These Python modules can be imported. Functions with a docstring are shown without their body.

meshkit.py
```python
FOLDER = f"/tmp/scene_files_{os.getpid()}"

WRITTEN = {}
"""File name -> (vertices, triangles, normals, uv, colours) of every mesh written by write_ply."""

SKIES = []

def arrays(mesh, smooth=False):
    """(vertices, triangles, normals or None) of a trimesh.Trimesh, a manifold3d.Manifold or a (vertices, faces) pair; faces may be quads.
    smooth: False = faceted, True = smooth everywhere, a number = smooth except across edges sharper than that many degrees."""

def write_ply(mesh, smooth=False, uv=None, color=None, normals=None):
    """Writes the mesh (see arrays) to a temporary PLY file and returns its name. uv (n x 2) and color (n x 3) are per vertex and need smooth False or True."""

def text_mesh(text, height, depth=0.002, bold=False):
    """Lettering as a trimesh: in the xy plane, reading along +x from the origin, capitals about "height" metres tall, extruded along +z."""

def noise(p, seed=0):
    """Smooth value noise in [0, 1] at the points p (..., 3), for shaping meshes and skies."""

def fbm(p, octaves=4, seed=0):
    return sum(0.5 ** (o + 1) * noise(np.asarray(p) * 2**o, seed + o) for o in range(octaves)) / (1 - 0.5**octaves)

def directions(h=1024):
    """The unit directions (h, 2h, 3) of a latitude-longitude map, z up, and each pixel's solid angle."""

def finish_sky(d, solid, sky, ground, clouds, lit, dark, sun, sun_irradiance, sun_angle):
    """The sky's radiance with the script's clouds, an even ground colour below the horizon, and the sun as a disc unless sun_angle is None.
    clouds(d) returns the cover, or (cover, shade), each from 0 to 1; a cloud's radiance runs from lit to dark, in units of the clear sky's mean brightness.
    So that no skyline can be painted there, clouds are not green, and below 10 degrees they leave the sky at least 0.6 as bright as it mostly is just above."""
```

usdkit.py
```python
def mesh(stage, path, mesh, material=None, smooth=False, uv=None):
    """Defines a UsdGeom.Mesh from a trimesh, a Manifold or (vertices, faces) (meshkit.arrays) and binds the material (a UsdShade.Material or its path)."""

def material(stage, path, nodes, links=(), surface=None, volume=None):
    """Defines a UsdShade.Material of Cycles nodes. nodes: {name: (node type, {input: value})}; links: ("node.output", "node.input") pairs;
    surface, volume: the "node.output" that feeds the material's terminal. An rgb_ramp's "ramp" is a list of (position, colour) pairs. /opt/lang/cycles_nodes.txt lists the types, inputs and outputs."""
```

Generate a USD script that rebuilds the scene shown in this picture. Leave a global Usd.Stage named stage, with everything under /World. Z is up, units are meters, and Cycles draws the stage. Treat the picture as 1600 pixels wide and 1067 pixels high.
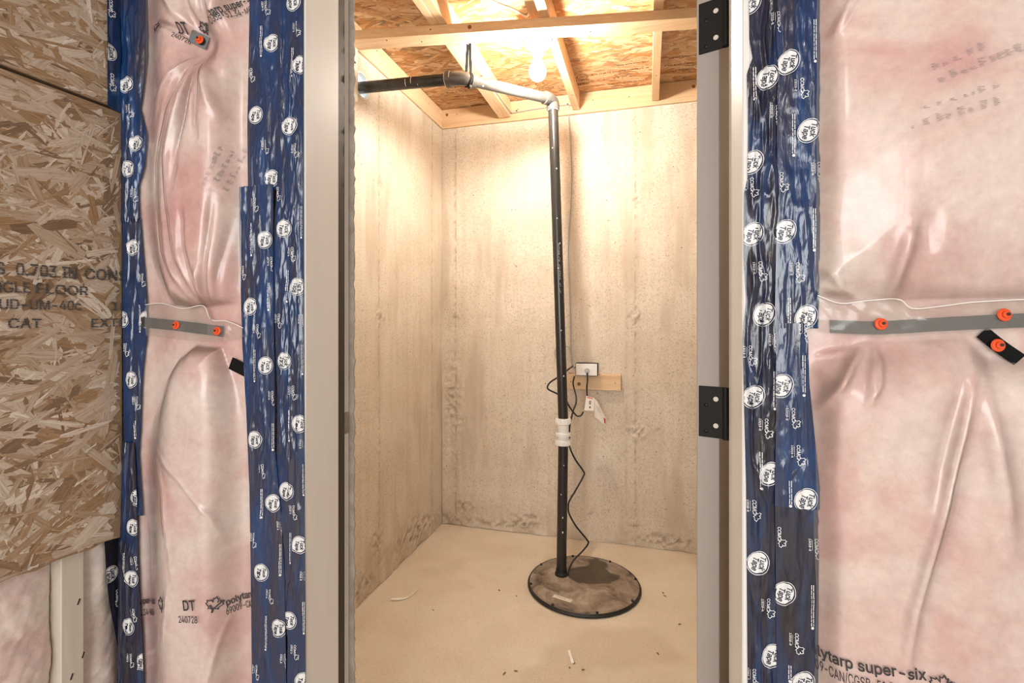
import math, random
import numpy as np, trimesh, usdkit, meshkit
from shapely.geometry import Polygon, LineString, Point, box as sbox
from shapely import affinity
from shapely.ops import unary_union
from pxr import Usd, UsdGeom, UsdLux, UsdShade, Gf, Sdf, Vt

stage = Usd.Stage.CreateInMemory()
UsdGeom.SetStageUpAxis(stage, UsdGeom.Tokens.z)
UsdGeom.SetStageMetersPerUnit(stage, 1.0)
UsdGeom.Xform.Define(stage, '/World')
UsdGeom.Scope.Define(stage, '/World/Looks')
PI = math.pi

# ------------------------------------------------------------------ camera
YAW = math.radians(15.4); SN, CS = math.sin(YAW), math.cos(YAW)
FPX, EYE, HOR = 771.0, 1.25, 500.0
cam = UsdGeom.Camera.Define(stage, '/World/camera')
cam.AddTranslateOp().Set(Gf.Vec3d(0, 0, EYE))
cam.AddRotateXYZOp().Set(Gf.Vec3f(90, 0, 15.4))
cam.CreateHorizontalApertureAttr(36.0); cam.CreateVerticalApertureAttr(36.0 * 1067 / 1600)
cam.CreateFocalLengthAttr(36.0 * FPX / 1600)
cam.CreateVerticalApertureOffsetAttr(-(533.5 - HOR) / 1600 * 36.0)
cam.CreateClippingRangeAttr(Gf.Vec2f(0.02, 60))
cam.CreateExposureAttr(0.3)

# ------------------------------------------------------------------ light: daylight outdoors (seen through the pipe hole), the basement's window and its ceiling lamp
dome = UsdLux.DomeLight.Define(stage, '/World/sky'); dome.CreateIntensityAttr(22.0); dome.CreateColorAttr(Gf.Vec3f(0.80, 0.91, 1.0))
win = UsdLux.RectLight.Define(stage, '/World/window_daylight')
win.CreateWidthAttr(2.6); win.CreateHeightAttr(1.5); win.CreateIntensityAttr(6.6); win.CreateColorAttr(Gf.Vec3f(0.97, 0.985, 1.0))
win.AddTranslateOp().Set(Gf.Vec3d(0.1, -2.9, 1.6)); win.AddRotateXYZOp().Set(Gf.Vec3f(90, 0, 0))
lamp2 = UsdLux.SphereLight.Define(stage, '/World/basement_lamp'); lamp2.CreateRadiusAttr(0.06); lamp2.CreateIntensityAttr(70.0)
lamp2.CreateColorAttr(Gf.Vec3f(1.0, 0.95, 0.88)); lamp2.AddTranslateOp().Set(Gf.Vec3d(-0.25, -0.95, 2.33))
BULB = 640.0

# ------------------------------------------------------------------ points of the place
def ray(px, py):
    a = (px - 800) / FPX; b = (HOR - py) / FPX
    return np.array([-SN + CS * a, CS + SN * a, b])
def onY(px, py, Y): d = ray(px, py); return np.array([0, 0, EYE]) + d * (Y / d[1])
def onX(px, py, X): d = ray(px, py); return np.array([0, 0, EYE]) + d * (X / d[0])
def onZ(px, py, Z): d = ray(px, py); return np.array([0, 0, EYE]) + d * ((Z - EYE) / d[2])
def dep(px, py, cd): return np.array([0, 0, EYE]) + ray(px, py) * cd

# ------------------------------------------------------------------ helpers: prims
used = {}
def numbered(parent, name):
    k = parent + '/' + name
    n = used.get(k, -1) + 1; used[k] = n
    return k if n == 0 else f'{k}_{n:03d}'
def tag(p, label=None, cat=None, group=None, kind=None):
    p = p.GetPrim() if hasattr(p, 'GetPrim') else p
    for k, v in (('label', label), ('category', cat), ('group', group), ('kind', kind)):
        if v: p.SetCustomDataByKey(k, v)
    return p
def thing(name, label=None, cat=None, group=None, kind=None):
    x = UsdGeom.Xform.Define(stage, numbered('/World', name))
    return tag(x, label, cat, group, kind)
def obj(name, mesh, mat, parent=None, smooth=False, uv=None, label=None, kind=None, prim=None):
    path = numbered(str(parent.GetPath()) if parent is not None else '/World', name)
    if isinstance(mesh, (list,)): mesh = trimesh.util.concatenate(mesh)
    m = usdkit.mesh(stage, path, mesh, mat, smooth=smooth, uv=uv)
    for k, v in (prim or {}).items():
        UsdGeom.PrimvarsAPI(m).CreatePrimvar(k, Sdf.ValueTypeNames.FloatArray, 'vertex').Set(Vt.FloatArray.FromNumpy(np.asarray(v, np.float32)))
    tag(m, label=label, kind=kind)
    return m.GetPrim()

# ------------------------------------------------------------------ helpers: shapes
def bx(x0, x1, y0, y1, z0, z1, b=0.0):
    x0, x1 = min(x0, x1), max(x0, x1); y0, y1 = min(y0, y1), max(y0, y1); z0, z1 = min(z0, z1), max(z0, z1)
    if b <= 0:
        m = trimesh.creation.box((x1 - x0, y1 - y0, z1 - z0))
    else:
        pts = []
        for sx in (-1, 1):
            for sy in (-1, 1):
                for sz in (-1, 1):
                    for k in range(3):
                        h = np.array([x1 - x0, y1 - y0, z1 - z0]) / 2 - b
                        h[k] += b
                        pts.append(np.array([sx, sy, sz]) * h)
        m = trimesh.Trimesh(pts).convex_hull
    m.apply_translation(((x0 + x1) / 2, (y0 + y1) / 2, (z0 + z1) / 2))
    return m
def rotz(m, ang, about=(0, 0, 0)):
    m.apply_transform(trimesh.transformations.rotation_matrix(ang, (0, 0, 1), about)); return m
def lathe(profile, seg=40):
    return trimesh.creation.revolve(np.array(profile, float), sections=seg)
def orient(m, p, axis):
    """moves a mesh built along +z so that its z runs along axis, its origin at p"""
    a = np.asarray(axis, float); a = a / np.linalg.norm(a)
    m.apply_transform(trimesh.geometry.align_vectors((0, 0, 1), a)); m.apply_translation(p); return m
def spline(pts, n=12):
    P = np.array(pts, float)
    if len(P) < 3:
        return np.array([P[0] + (P[-1] - P[0]) * t for t in np.linspace(0, 1, n)])
    P = np.vstack([2 * P[0] - P[1], P, 2 * P[-1] - P[-2]]); out = []
    for i in range(1, len(P) - 2):
        for t in np.linspace(0, 1, n, endpoint=False):
            a, b, c_, d = P[i - 1:i + 3]
            out.append(0.5 * (2 * b + (c_ - a) * t + (2 * a - 5 * b + 4 * c_ - d) * t * t + (3 * b - a - 3 * c_ + d) * t ** 3))
    out.append(P[-2]); return np.array(out)
def tube(pts, r, sides=12, n=12, smoothpath=True, caps=True):
    p = spline(pts, n) if smoothpath else np.array(pts, float)
    t = np.gradient(p, axis=0); t /= np.linalg.norm(t, axis=1, keepdims=True) + 1e-12
    a = np.cross(t[0], (0, 0, 1) if abs(t[0][2]) < .9 else (1, 0, 0)); a /= np.linalg.norm(a)
    ang = np.arange(sides) * 2 * PI / sides; V = []
    for i in range(len(p)):
        a = a - t[i] * (a @ t[i]); a /= np.linalg.norm(a); b = np.cross(t[i], a)
        V.append(p[i] + r * (np.cos(ang)[:, None] * a + np.sin(ang)[:, None] * b))
    V = np.vstack(V); F = []
    for i in range(len(p) - 1):
        for j in range(sides):
            q = (i * sides + j, i * sides + (j + 1) % sides, (i + 1) * sides + (j + 1) % sides, (i + 1) * sides + j)
            F += [(q[0], q[1], q[2]), (q[0], q[2], q[3])]
    if caps:
        c0, c1 = len(V), len(V) + 1; V = np.vstack([V, p[0], p[-1]]); e = (len(p) - 1) * sides
        for j in range(sides):
            F += [(c0, (j + 1) % sides, j), (c1, e + j, e + (j + 1) % sides)]
    return trimesh.Trimesh(V, F, process=False)
def gridmesh(nu, nv):
    i, j = np.meshgrid(np.arange(nu - 1), np.arange(nv - 1), indexing='ij')
    a = i * nv + j
    return np.vstack([np.stack([a, a + nv, a + nv + 1], -1).reshape(-1, 3), np.stack([a, a + nv + 1, a + 1], -1).reshape(-1, 3)])
def segdist(P, line):
    """distance of the points P (n, 2) to a polyline, and the position 0..1 along it"""
    L = np.array(line, float); best = np.full(len(P), 1e9); at = np.zeros(len(P)); n = len(L) - 1
    for i in range(n):
        a, b = L[i], L[i + 1]; ab = b - a
        t = np.clip(((P - a) @ ab) / (ab @ ab + 1e-12), 0, 1)
        d = np.linalg.norm(P - a - t[:, None] * ab, axis=1)
        k = d < best; best[k] = d[k]; at[k] = (i + t[k]) / n
    return best, at
def inside(P, poly):
    x, y = P[:, 0], P[:, 1]; c_ = np.zeros(len(P), bool); L = np.array(poly, float); j = len(L) - 1
    for i in range(len(L)):
        (xi, yi), (xj, yj) = L[i], L[j]
        c_ ^= ((yi > y) != (yj > y)) & (x < (xj - xi) * (y - yi) / (yj - yi + 1e-12) + xi); j = i
    return c_
def sdist(P, poly):
    d, _ = segdist(P, list(poly) + [poly[0]]); return np.where(inside(P, poly), d, -d)
def sstep(x, a, b):
    t = np.clip((x - a) / (b - a), 0, 1); return t * t * (3 - 2 * t)
def flat(shape, depth=0.0004):
    gs = [g for g in getattr(shape, 'geoms', [shape]) if g.geom_type == 'Polygon' and g.area > 1e-9]
    return trimesh.util.concatenate([trimesh.creation.extrude_polygon(g, depth, engine='earcut') for g in gs])
_txt = {}
def text(s, h, bold=True, center=True, depth=0.0004):
    k = (s, h, bold)
    if k not in _txt:
        m = meshkit.text_mesh(s, h, depth, bold)
        _txt[k] = (m.vertices.copy(), m.faces.copy())
    v, f = _txt[k]; v = v.copy()
    if center: v[:, :2] -= (v[:, :2].min(0) + v[:, :2].max(0)) / 2
    return trimesh.Trimesh(v, f, process=False)
def place2(m, ang=0, sx=1, sy=1, shear=0, at=(0, 0)):
    """in-plane transform of flat print"""
    v = m.vertices.copy(); x, y = v[:, 0] * sx + shear * v[:, 1], v[:, 1] * sy
    c_, s_ = math.cos(ang), math.sin(ang)
    v[:, 0], v[:, 1] = x * c_ - y * s_ + at[0], x * s_ + y * c_ + at[1]
    return trimesh.Trimesh(v, m.faces, process=False)
def fine(m, e):
    v, f = trimesh.remesh.subdivide_to_size(m.vertices, m.faces, e, max_iter=12); return trimesh.Trimesh(v, f, process=False)

# ------------------------------------------------------------------ materials
def M(name, nodes, links, surface='p.BSDF'): return usdkit.material(stage, '/World/Looks/' + name, nodes, links, surface=surface)
def plain(name, col, rough=0.5, **k):
    return M(name, {'p': ('principled_bsdf', {'base_color': col, 'roughness': rough, **k})}, [])
def noisy(name, c0, c1, scale=8, stretch=(1, 1, 1), rough=0.55, bump=0.1, detail=5, lo=0.3, hi=0.7, bs=None, **k):
    return M(name, {'g': ('geometry', {}), 'm': ('mapping', {'scale': stretch}), 'n': ('noise_texture', {'scale': scale, 'detail': detail, 'roughness': 0.6}),
                    'n2': ('noise_texture', {'scale': bs or scale * 5, 'detail': 3}),
                    'r': ('rgb_ramp', {'ramp': [(lo, c0), (hi, c1)]}), 'b': ('bump', {'strength': bump, 'distance': 0.002}),
                    'p': ('principled_bsdf', {'roughness': rough, **k})},
             [('g.position', 'm.vector'), ('m.vector', 'n.vector'), ('m.vector', 'n2.vector'), ('n.fac', 'r.fac'), ('r.color', 'p.base_color'), ('n2.fac', 'b.height'), ('b.normal', 'p.normal')])
def lumber(name, axis, c0=(.60, .37, .19), c1=(.80, .60, .40)):
    st = {'x': (0.06, 1, 1), 'y': (1, 0.06, 1), 'z': (1, 1, 0.06)}[axis]
    return M(name, {'g': ('geometry', {}), 'm': ('mapping', {'scale': st}),
                    'n': ('noise_texture', {'scale': 55, 'detail': 6, 'roughness': 0.65, 'distortion': 0.6}), 'n2': ('noise_texture', {'scale': 7, 'detail': 2}),
                    'a': ('math', {'math_type': 'multiply_add', 'value2': 0.65}), 'h': ('math', {'math_type': 'multiply', 'value2': 0.35}),
                    'r': ('rgb_ramp', {'ramp': [(0.28, c0), (0.5, [(a + b) / 2 for a, b in zip(c0, c1)]), (0.68, c1)]}), 'b': ('bump', {'strength': 0.15, 'distance': 0.001}),
                    'p': ('principled_bsdf', {'roughness': 0.6, 'specular_ior_level': 0.3})},
             [('g.position', 'm.vector'), ('m.vector', 'n.vector'), ('m.vector', 'n2.vector'), ('n2.fac', 'h.value1'), ('n.fac', 'a.value1'), ('h.value', 'a.value3'), ('a.value', 'r.fac'), ('r.color', 'p.base_color'), ('n.fac', 'b.height'), ('b.normal', 'p.normal')])
def osb(name, dark, mid, light, spec=0.3):
    """strand colour: one tone per strand (primvar tone), grain along the strand (st)"""
    return M(name, {'t': ('attribute', {'attribute': 'tone'}), 'u': ('uvmap', {'attribute': 'st'}), 'm': ('mapping', {'scale': (14, 260, 1)}), 'n': ('noise_texture', {'scale': 1, 'detail': 4, 'roughness': 0.7}),
                    'm2': ('mapping', {'scale': (60, 420, 1)}), 'n2': ('noise_texture', {'scale': 1, 'detail': 1}), 'd': ('rgb_ramp', {'ramp': [(0.27, (.35, .27, .2)), (0.36, (1, 1, 1))]}),
                    'r': ('rgb_ramp', {'ramp': [(0, dark), (0.26, [dark[0] * .45 + mid[0] * .55, dark[1] * .5 + mid[1] * .42, dark[2] * .5 + mid[2] * .28]), (0.5, mid), (1, light)]}), 'g': ('rgb_ramp', {'ramp': [(0.3, (.62, .55, .48)), (0.62, (1.06, 1.06, 1.06))]}),
                    'x': ('mix', {'mix_type': 'multiply', 'fac': 0.85}), 'y': ('mix', {'mix_type': 'multiply', 'fac': 0.7}),
                    'b': ('bump', {'strength': 0.35, 'distance': 0.001}), 'p': ('principled_bsdf', {'roughness': 0.55, 'specular_ior_level': spec})},
             [('t.fac', 'r.fac'), ('u.UV', 'm.vector'), ('m.vector', 'n.vector'), ('u.UV', 'm2.vector'), ('m2.vector', 'n2.vector'), ('n2.fac', 'd.fac'), ('n.fac', 'g.fac'), ('r.color', 'x.color1'), ('g.color', 'x.color2'),
              ('x.color', 'y.color1'), ('d.color', 'y.color2'), ('y.color', 'p.base_color'), ('n.fac', 'b.height'), ('b.normal', 'p.normal')])
def concrete(name, lo, hi, streak=0.5, stain=(.30, .19, .10), pits=True, speck=0.6):
    """cast concrete: cloudy tone, upright form streaks, sandy speckle, dark air holes; primvar stain = rust and dirt of their own shape"""
    nodes = {'g': ('geometry', {}), 'ms': ('mapping', {'scale': (40, 40, 1.3)}), 'n1': ('noise_texture', {'scale': 3.2, 'detail': 6, 'roughness': 0.6}),
             'n2': ('noise_texture', {'scale': 1, 'detail': 4, 'roughness': 0.6}), 'n3': ('noise_texture', {'scale': 140, 'detail': 3, 'roughness': 0.75}),
             'mx': ('math', {'math_type': 'multiply_add', 'value2': streak}), 'mh': ('math', {'math_type': 'multiply', 'value2': 1 - streak}),
             'r': ('rgb_ramp', {'ramp': [(0.3, lo), (0.68, hi)]}), 's': ('rgb_ramp', {'ramp': [(0.34, (.50, .43, .36)), (0.48, (1, 1, 1)), (0.7, (1.08, 1.07, 1.06))]}),
             'xs': ('mix', {'mix_type': 'multiply', 'fac': speck}), 'v': ('voronoi_texture', {'scale': 26, 'randomness': 1}), 'vn': ('noise_texture', {'scale': 9, 'detail': 2}),
             'pv': ('math', {'math_type': 'multiply_add', 'value2': 0.17, 'value3': -0.012}), 'pt': ('math', {'math_type': 'less_than'}), 'ph': ('math', {'math_type': 'multiply', 'value2': 0.75 if pits else 0.0}),
             'xp': ('mix', {'mix_type': 'mix', 'color2': (.20, .14, .09)}), 'a': ('attribute', {'attribute': 'stain'}), 'xa': ('mix', {'mix_type': 'mix', 'color2': stain}),
             'am': ('math', {'math_type': 'multiply', 'value2': 1.0}), 'an': ('rgb_ramp', {'ramp': [(0.36, (.15, .15, .15)), (0.6, (1, 1, 1))]}),
             'b': ('bump', {'strength': 0.45, 'distance': 0.0022}), 'p': ('principled_bsdf', {'roughness': 0.75, 'specular_ior_level': 0.25})}
    links = [('g.position', 'n1.vector'), ('g.position', 'ms.vector'), ('ms.vector', 'n2.vector'), ('g.position', 'n3.vector'), ('n1.fac', 'mh.value1'), ('n2.fac', 'mx.value1'), ('mh.value', 'mx.value3'), ('mx.value', 'r.fac'),
             ('n3.fac', 's.fac'), ('r.color', 'xs.color1'), ('s.color', 'xs.color2'), ('g.position', 'v.vector'), ('g.position', 'vn.vector'), ('vn.fac', 'pv.value1'), ('v.distance', 'pt.value1'), ('pv.value', 'pt.value2'),
             ('pt.value', 'ph.value1'), ('ph.value', 'xp.fac'), ('xs.color', 'xp.color1'), ('a.fac', 'am.value1'), ('n3.fac', 'an.fac'), ('an.color', 'am.value2'), ('am.value', 'xa.fac'), ('xp.color', 'xa.color1'), ('xa.color', 'p.base_color'), ('n3.fac', 'b.height'), ('b.normal', 'p.normal')]
    return M(name, nodes, links)

m_conc = concrete('wall_concrete', (.60, .51, .40), (.76, .69, .59), 0.28)
m_slab = concrete('floor_concrete', (.68, .585, .46), (.78, .705, .59), streak=0.1, stain=(.56, .46, .34), pits=False, speck=0.22)
m_lx, m_ly, m_lz = lumber('pine_along_x', 'x'), lumber('pine_along_y', 'y'), lumber('pine_along_z', 'z')
m_lpale = lumber('pale_spruce_stud', 'z', (.58, .52, .43), (.70, .65, .57))
m_osb_wall = osb('strand_board_wall', (.24, .165, .105), (.51, .405, .305), (.77, .71, .62))
m_osb_ceil = osb('strand_board_ceiling', (.40, .19, .075), (.62, .38, .19), (.80, .62, .42), 0.45)
m_osb_base = plain('strand_board_core', (.30, .20, .12), 0.8)
m_primed = noisy('white_primed_wood', (.74, .725, .705), (.78, .768, .752), 4, (8, 8, 0.5), 0.45, 0.03)
m_door = plain('door_primer_grey', (.36, .32, .29), 0.45)
m_edge = plain('drywall_edge_white', (.72, .76, .80), 0.6)
m_strip = plain('brown_weatherstrip', (.055, .038, .028), 0.6)
m_gasket = noisy('ragged_grey_foam', (.28, .24, .20), (.42, .38, .33), 30, rough=0.8, bump=0.4)
m_hinge = plain('black_hinge', (.009, .008, .007), 0.5, specular_ior_level=0.25)
m_hole = plain('pale_screw_hole', (.72, .66, .60), 0.5)
m_screw = plain('black_screw', (.02, .018, .016), 0.35, metallic=0.7)
m_nail = plain('dark_nail', (.06, .05, .045), 0.5, metallic=0.6)
m_knot = plain('wood_knot', (.22, .10, .04), 0.7)
m_abs = noisy('black_abs_pipe', (.014, .012, .011), (.030, .027, .025), 20, (1, 1, .15), 0.24, 0.02)
m_absdust = noisy('dusty_black_pipe', (.05, .045, .04), (.10, .092, .085), 16, rough=0.24, bump=0.03, specular_ior_level=0.8)
m_glue = plain('dried_white_primer', (.70, .66, .60), 0.5)
m_pvc = plain('white_valve_plastic', (.80, .78, .74), 0.3)
m_black = plain('black_rubber', (.012, .011, .011), 0.45)
m_strap = plain('black_strap', (.006, .006, .006), 0.8, specular_ior_level=0.15)
m_sgrey = plain('strap_behind_film', (.045, .048, .048), 0.3)
m_orange = plain('orange_plastic', (.78, .09, .02), 0.35)
m_cable = plain('grey_cable', (.36, .36, .35), 0.45)
m_porc = plain('white_porcelain', (.86, .85, .83), 0.25)
m_plate = plain('white_outlet_plate', (.80, .78, .74), 0.35)
m_paper = plain('paper_tag', (.74, .70, .64), 0.7)
m_red = plain('red_print', (.60, .05, .03), 0.6)
m_ink = plain('black_ink', (.035, .032, .035), 0.6)
m_inkosb = plain('stamp_ink', (.075, .075, .075), 0.75)
m_inkceil = plain('brown_stamp_ink', (.20, .085, .03), 0.75)
m_inkfaint = plain('faint_grey_stamp', (.40, .35, .36), 0.8)
m_logo = plain('tape_print_white', (.74, .75, .76), 0.3)
m_navy = plain('tape_print_navy', (.022, .030, .055), 0.35)
m_scrap = plain('white_plastic_scrap', (.86, .85, .82), 0.4)
m_scrapw = plain('torn_pale_wood', (.62, .58, .52), 0.7)
m_bulb = M('glowing_bulb', {'e': ('emission', {'color': (1.0, .91, .79), 'strength': BULB})}, [], 'e.emission')
m_white = plain('painted_board', (.75, .74, .72), 0.7)

def tape_mat(name, c0, c1, c2):
    return M(name, {'g': ('geometry', {}), 'm': ('mapping', {'scale': (26, 10, 4.5)}), 'n': ('noise_texture', {'scale': 1, 'detail': 4, 'roughness': 0.6, 'distortion': 0.8}),
                    'r': ('rgb_ramp', {'ramp': [(0.33, c0), (0.50, c1), (0.66, c2)]}), 'm2': ('mapping', {'scale': (150, 60, 28)}), 'n2': ('noise_texture', {'scale': 1, 'detail': 3, 'distortion': 1.0}),
                    'b': ('bump', {'strength': 0.35, 'distance': 0.0035}), 'p': ('principled_bsdf', {'roughness': 0.22, 'specular_ior_level': 0.6, 'coat_weight': 0.25, 'coat_roughness': 0.1})},
             [('g.position', 'm.vector'), ('m.vector', 'n.vector'), ('n.fac', 'r.fac'), ('r.color', 'p.base_color'), ('g.position', 'm2.vector'), ('m2.vector', 'n2.vector'), ('n2.fac', 'b.height'), ('b.normal', 'p.normal')])
m_tape = tape_mat('blue_sheathing_tape', (.030, .030, .052), (.009, .030, .095), (.006, .045, .155))
m_taped = tape_mat('blue_tape_over_black_sealant', (.014, .013, .020), (.010, .015, .042), (.007, .035, .115))
m_batt = M('pink_glass_wool', {'g': ('geometry', {}), 'm': ('mapping', {'scale': (5, 5, 5)}), 'n': ('noise_texture', {'scale': 1, 'detail': 5, 'roughness': 0.62, 'distortion': 0.5}),
            'n2': ('noise_texture', {'scale': 70, 'detail': 4, 'roughness': 0.7}), 'r': ('rgb_ramp', {'ramp': [(0.28, (.62, .33, .33)), (0.42, (.69, .47, .45)), (0.54, (.75, .62, .585)), (0.68, (.78, .70, .67))]}),
            's': ('rgb_ramp', {'ramp': [(0.3, (.88, .86, .85)), (0.65, (1.04, 1.04, 1.04))]}), 'x': ('mix', {'mix_type': 'multiply', 'fac': 1.0}), 'b': ('bump', {'strength': 0.25, 'distance': 0.003}),
            'p': ('principled_bsdf', {'roughness': 0.9, 'specular_ior_level': 0.1})},
           [('g.position', 'm.vector'), ('m.vector', 'n.vector'), ('n.fac', 'r.fac'), ('g.position', 'n2.vector'), ('n2.fac', 's.fac'), ('r.color', 'x.color1'), ('s.color', 'x.color2'), ('x.color', 'p.base_color'), ('n2.fac', 'b.height'), ('b.normal', 'p.normal')])
m_wool = M('bare_pale_wool', {'g': ('geometry', {}), 'm': ('mapping', {'scale': (5, 5, 5)}), 'n': ('noise_texture', {'scale': 1, 'detail': 5, 'roughness': 0.62, 'distortion': 0.5}),
            'n2': ('noise_texture', {'scale': 70, 'detail': 4, 'roughness': 0.7}), 'r': ('rgb_ramp', {'ramp': [(0.26, (.76, .52, .51)), (0.40, (.82, .68, .65)), (0.55, (.83, .77, .72)), (0.68, (.84, .80, .75))]}),
            's': ('rgb_ramp', {'ramp': [(0.3, (.88, .86, .85)), (0.65, (1.04, 1.04, 1.04))]}), 'x': ('mix', {'mix_type': 'multiply', 'fac': 1.0}), 'b': ('bump', {'strength': 0.25, 'distance': 0.003}),
            'p': ('principled_bsdf', {'roughness': 0.9, 'specular_ior_level': 0.1})},
           [('g.position', 'm.vector'), ('m.vector', 'n.vector'), ('n.fac', 'r.fac'), ('g.position', 'n2.vector'), ('n2.fac', 's.fac'), ('r.color', 'x.color1'), ('s.color', 'x.color2'), ('x.color', 'p.base_color'), ('n2.fac', 'b.height'), ('b.normal', 'p.normal')])
def poly_mat(name, haze, tint):
    return M(name, {'t': ('transparent_bsdf', {'color': tint}), 'd': ('diffuse_bsdf', {'color': (.80, .76, .72)}), 'g': ('glossy_bsdf', {'color': (1, 1, 1), 'roughness': 0.23}),
                    'ge': ('geometry', {}), 'mp': ('mapping', {'scale': (60, 60, 14)}), 'n': ('noise_texture', {'scale': 1, 'detail': 2, 'distortion': 0.6}), 'b': ('bump', {'strength': 0.10, 'distance': 0.003}),
                    'f': ('fresnel', {'IOR': 1.5}), 'a': ('mix_closure', {'fac': haze}), 'c': ('mix_closure', {})},
             [('t.BSDF', 'a.closure1'), ('d.BSDF', 'a.closure2'), ('a.closure', 'c.closure1'), ('g.BSDF', 'c.closure2'), ('f.fac', 'c.fac'), ('ge.position', 'mp.vector'), ('mp.vector', 'n.vector'), ('n.fac', 'b.height'), ('b.normal', 'g.normal')], 'c.closure')
m_poly = poly_mat('clear_polyethylene', 0.10, (.95, .93, .90))
m_filmedge = plain('folded_film_edge', (.80, .77, .74), 0.25)
m_flap = poly_mat('hazy_polyethylene', 0.13, (.92, .90, .87))

# ================================================================== the setting
X_L, Y_B, Z_T, Z_C = -1.22, 2.81, 2.42, 2.54      # closet: left wall, back wall, top of the concrete, underside of the floor deck
Y_F = 0.85                                        # front face of the stud wall that holds the door
XJL, XJR = -0.667, 0.144                          # faces of the door jambs
ZH = 2.05
fl = thing('floor', kind='structure', label='smooth tan concrete floor slab', cat='floor')
# slab surface with a slight trowelled wave over the part in view
gx, gy = np.linspace(-1.25, 0.95, 150), np.linspace(0.0, 2.84, 190)
GX, GY = np.meshgrid(gx, gy, indexing='ij'); P3 = np.stack([GX, GY, GX * 0], -1).reshape(-1, 3)
zz = (meshkit.fbm(P3 * 2.2, 3, 5) - 0.5) * 0.004 - 0.002
edge = np.minimum(P3[:, 0] - X_L, Y_B - P3[:, 1])
stn = 0.75 * sstep(meshkit.fbm(P3 * 3.1, 4, 9), 0.55, 0.72) + 0.0
v = P3.copy(); v[:, 2] = zz
obj('slab_surface', trimesh.Trimesh(v, gridmesh(150, 190), process=False), m_slab, fl, smooth=True, prim={'stain': stn})
obj('slab', bx(-1.6, 3.2, -3.3, 3.0, -0.2, -0.008), m_slab, fl)

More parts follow.
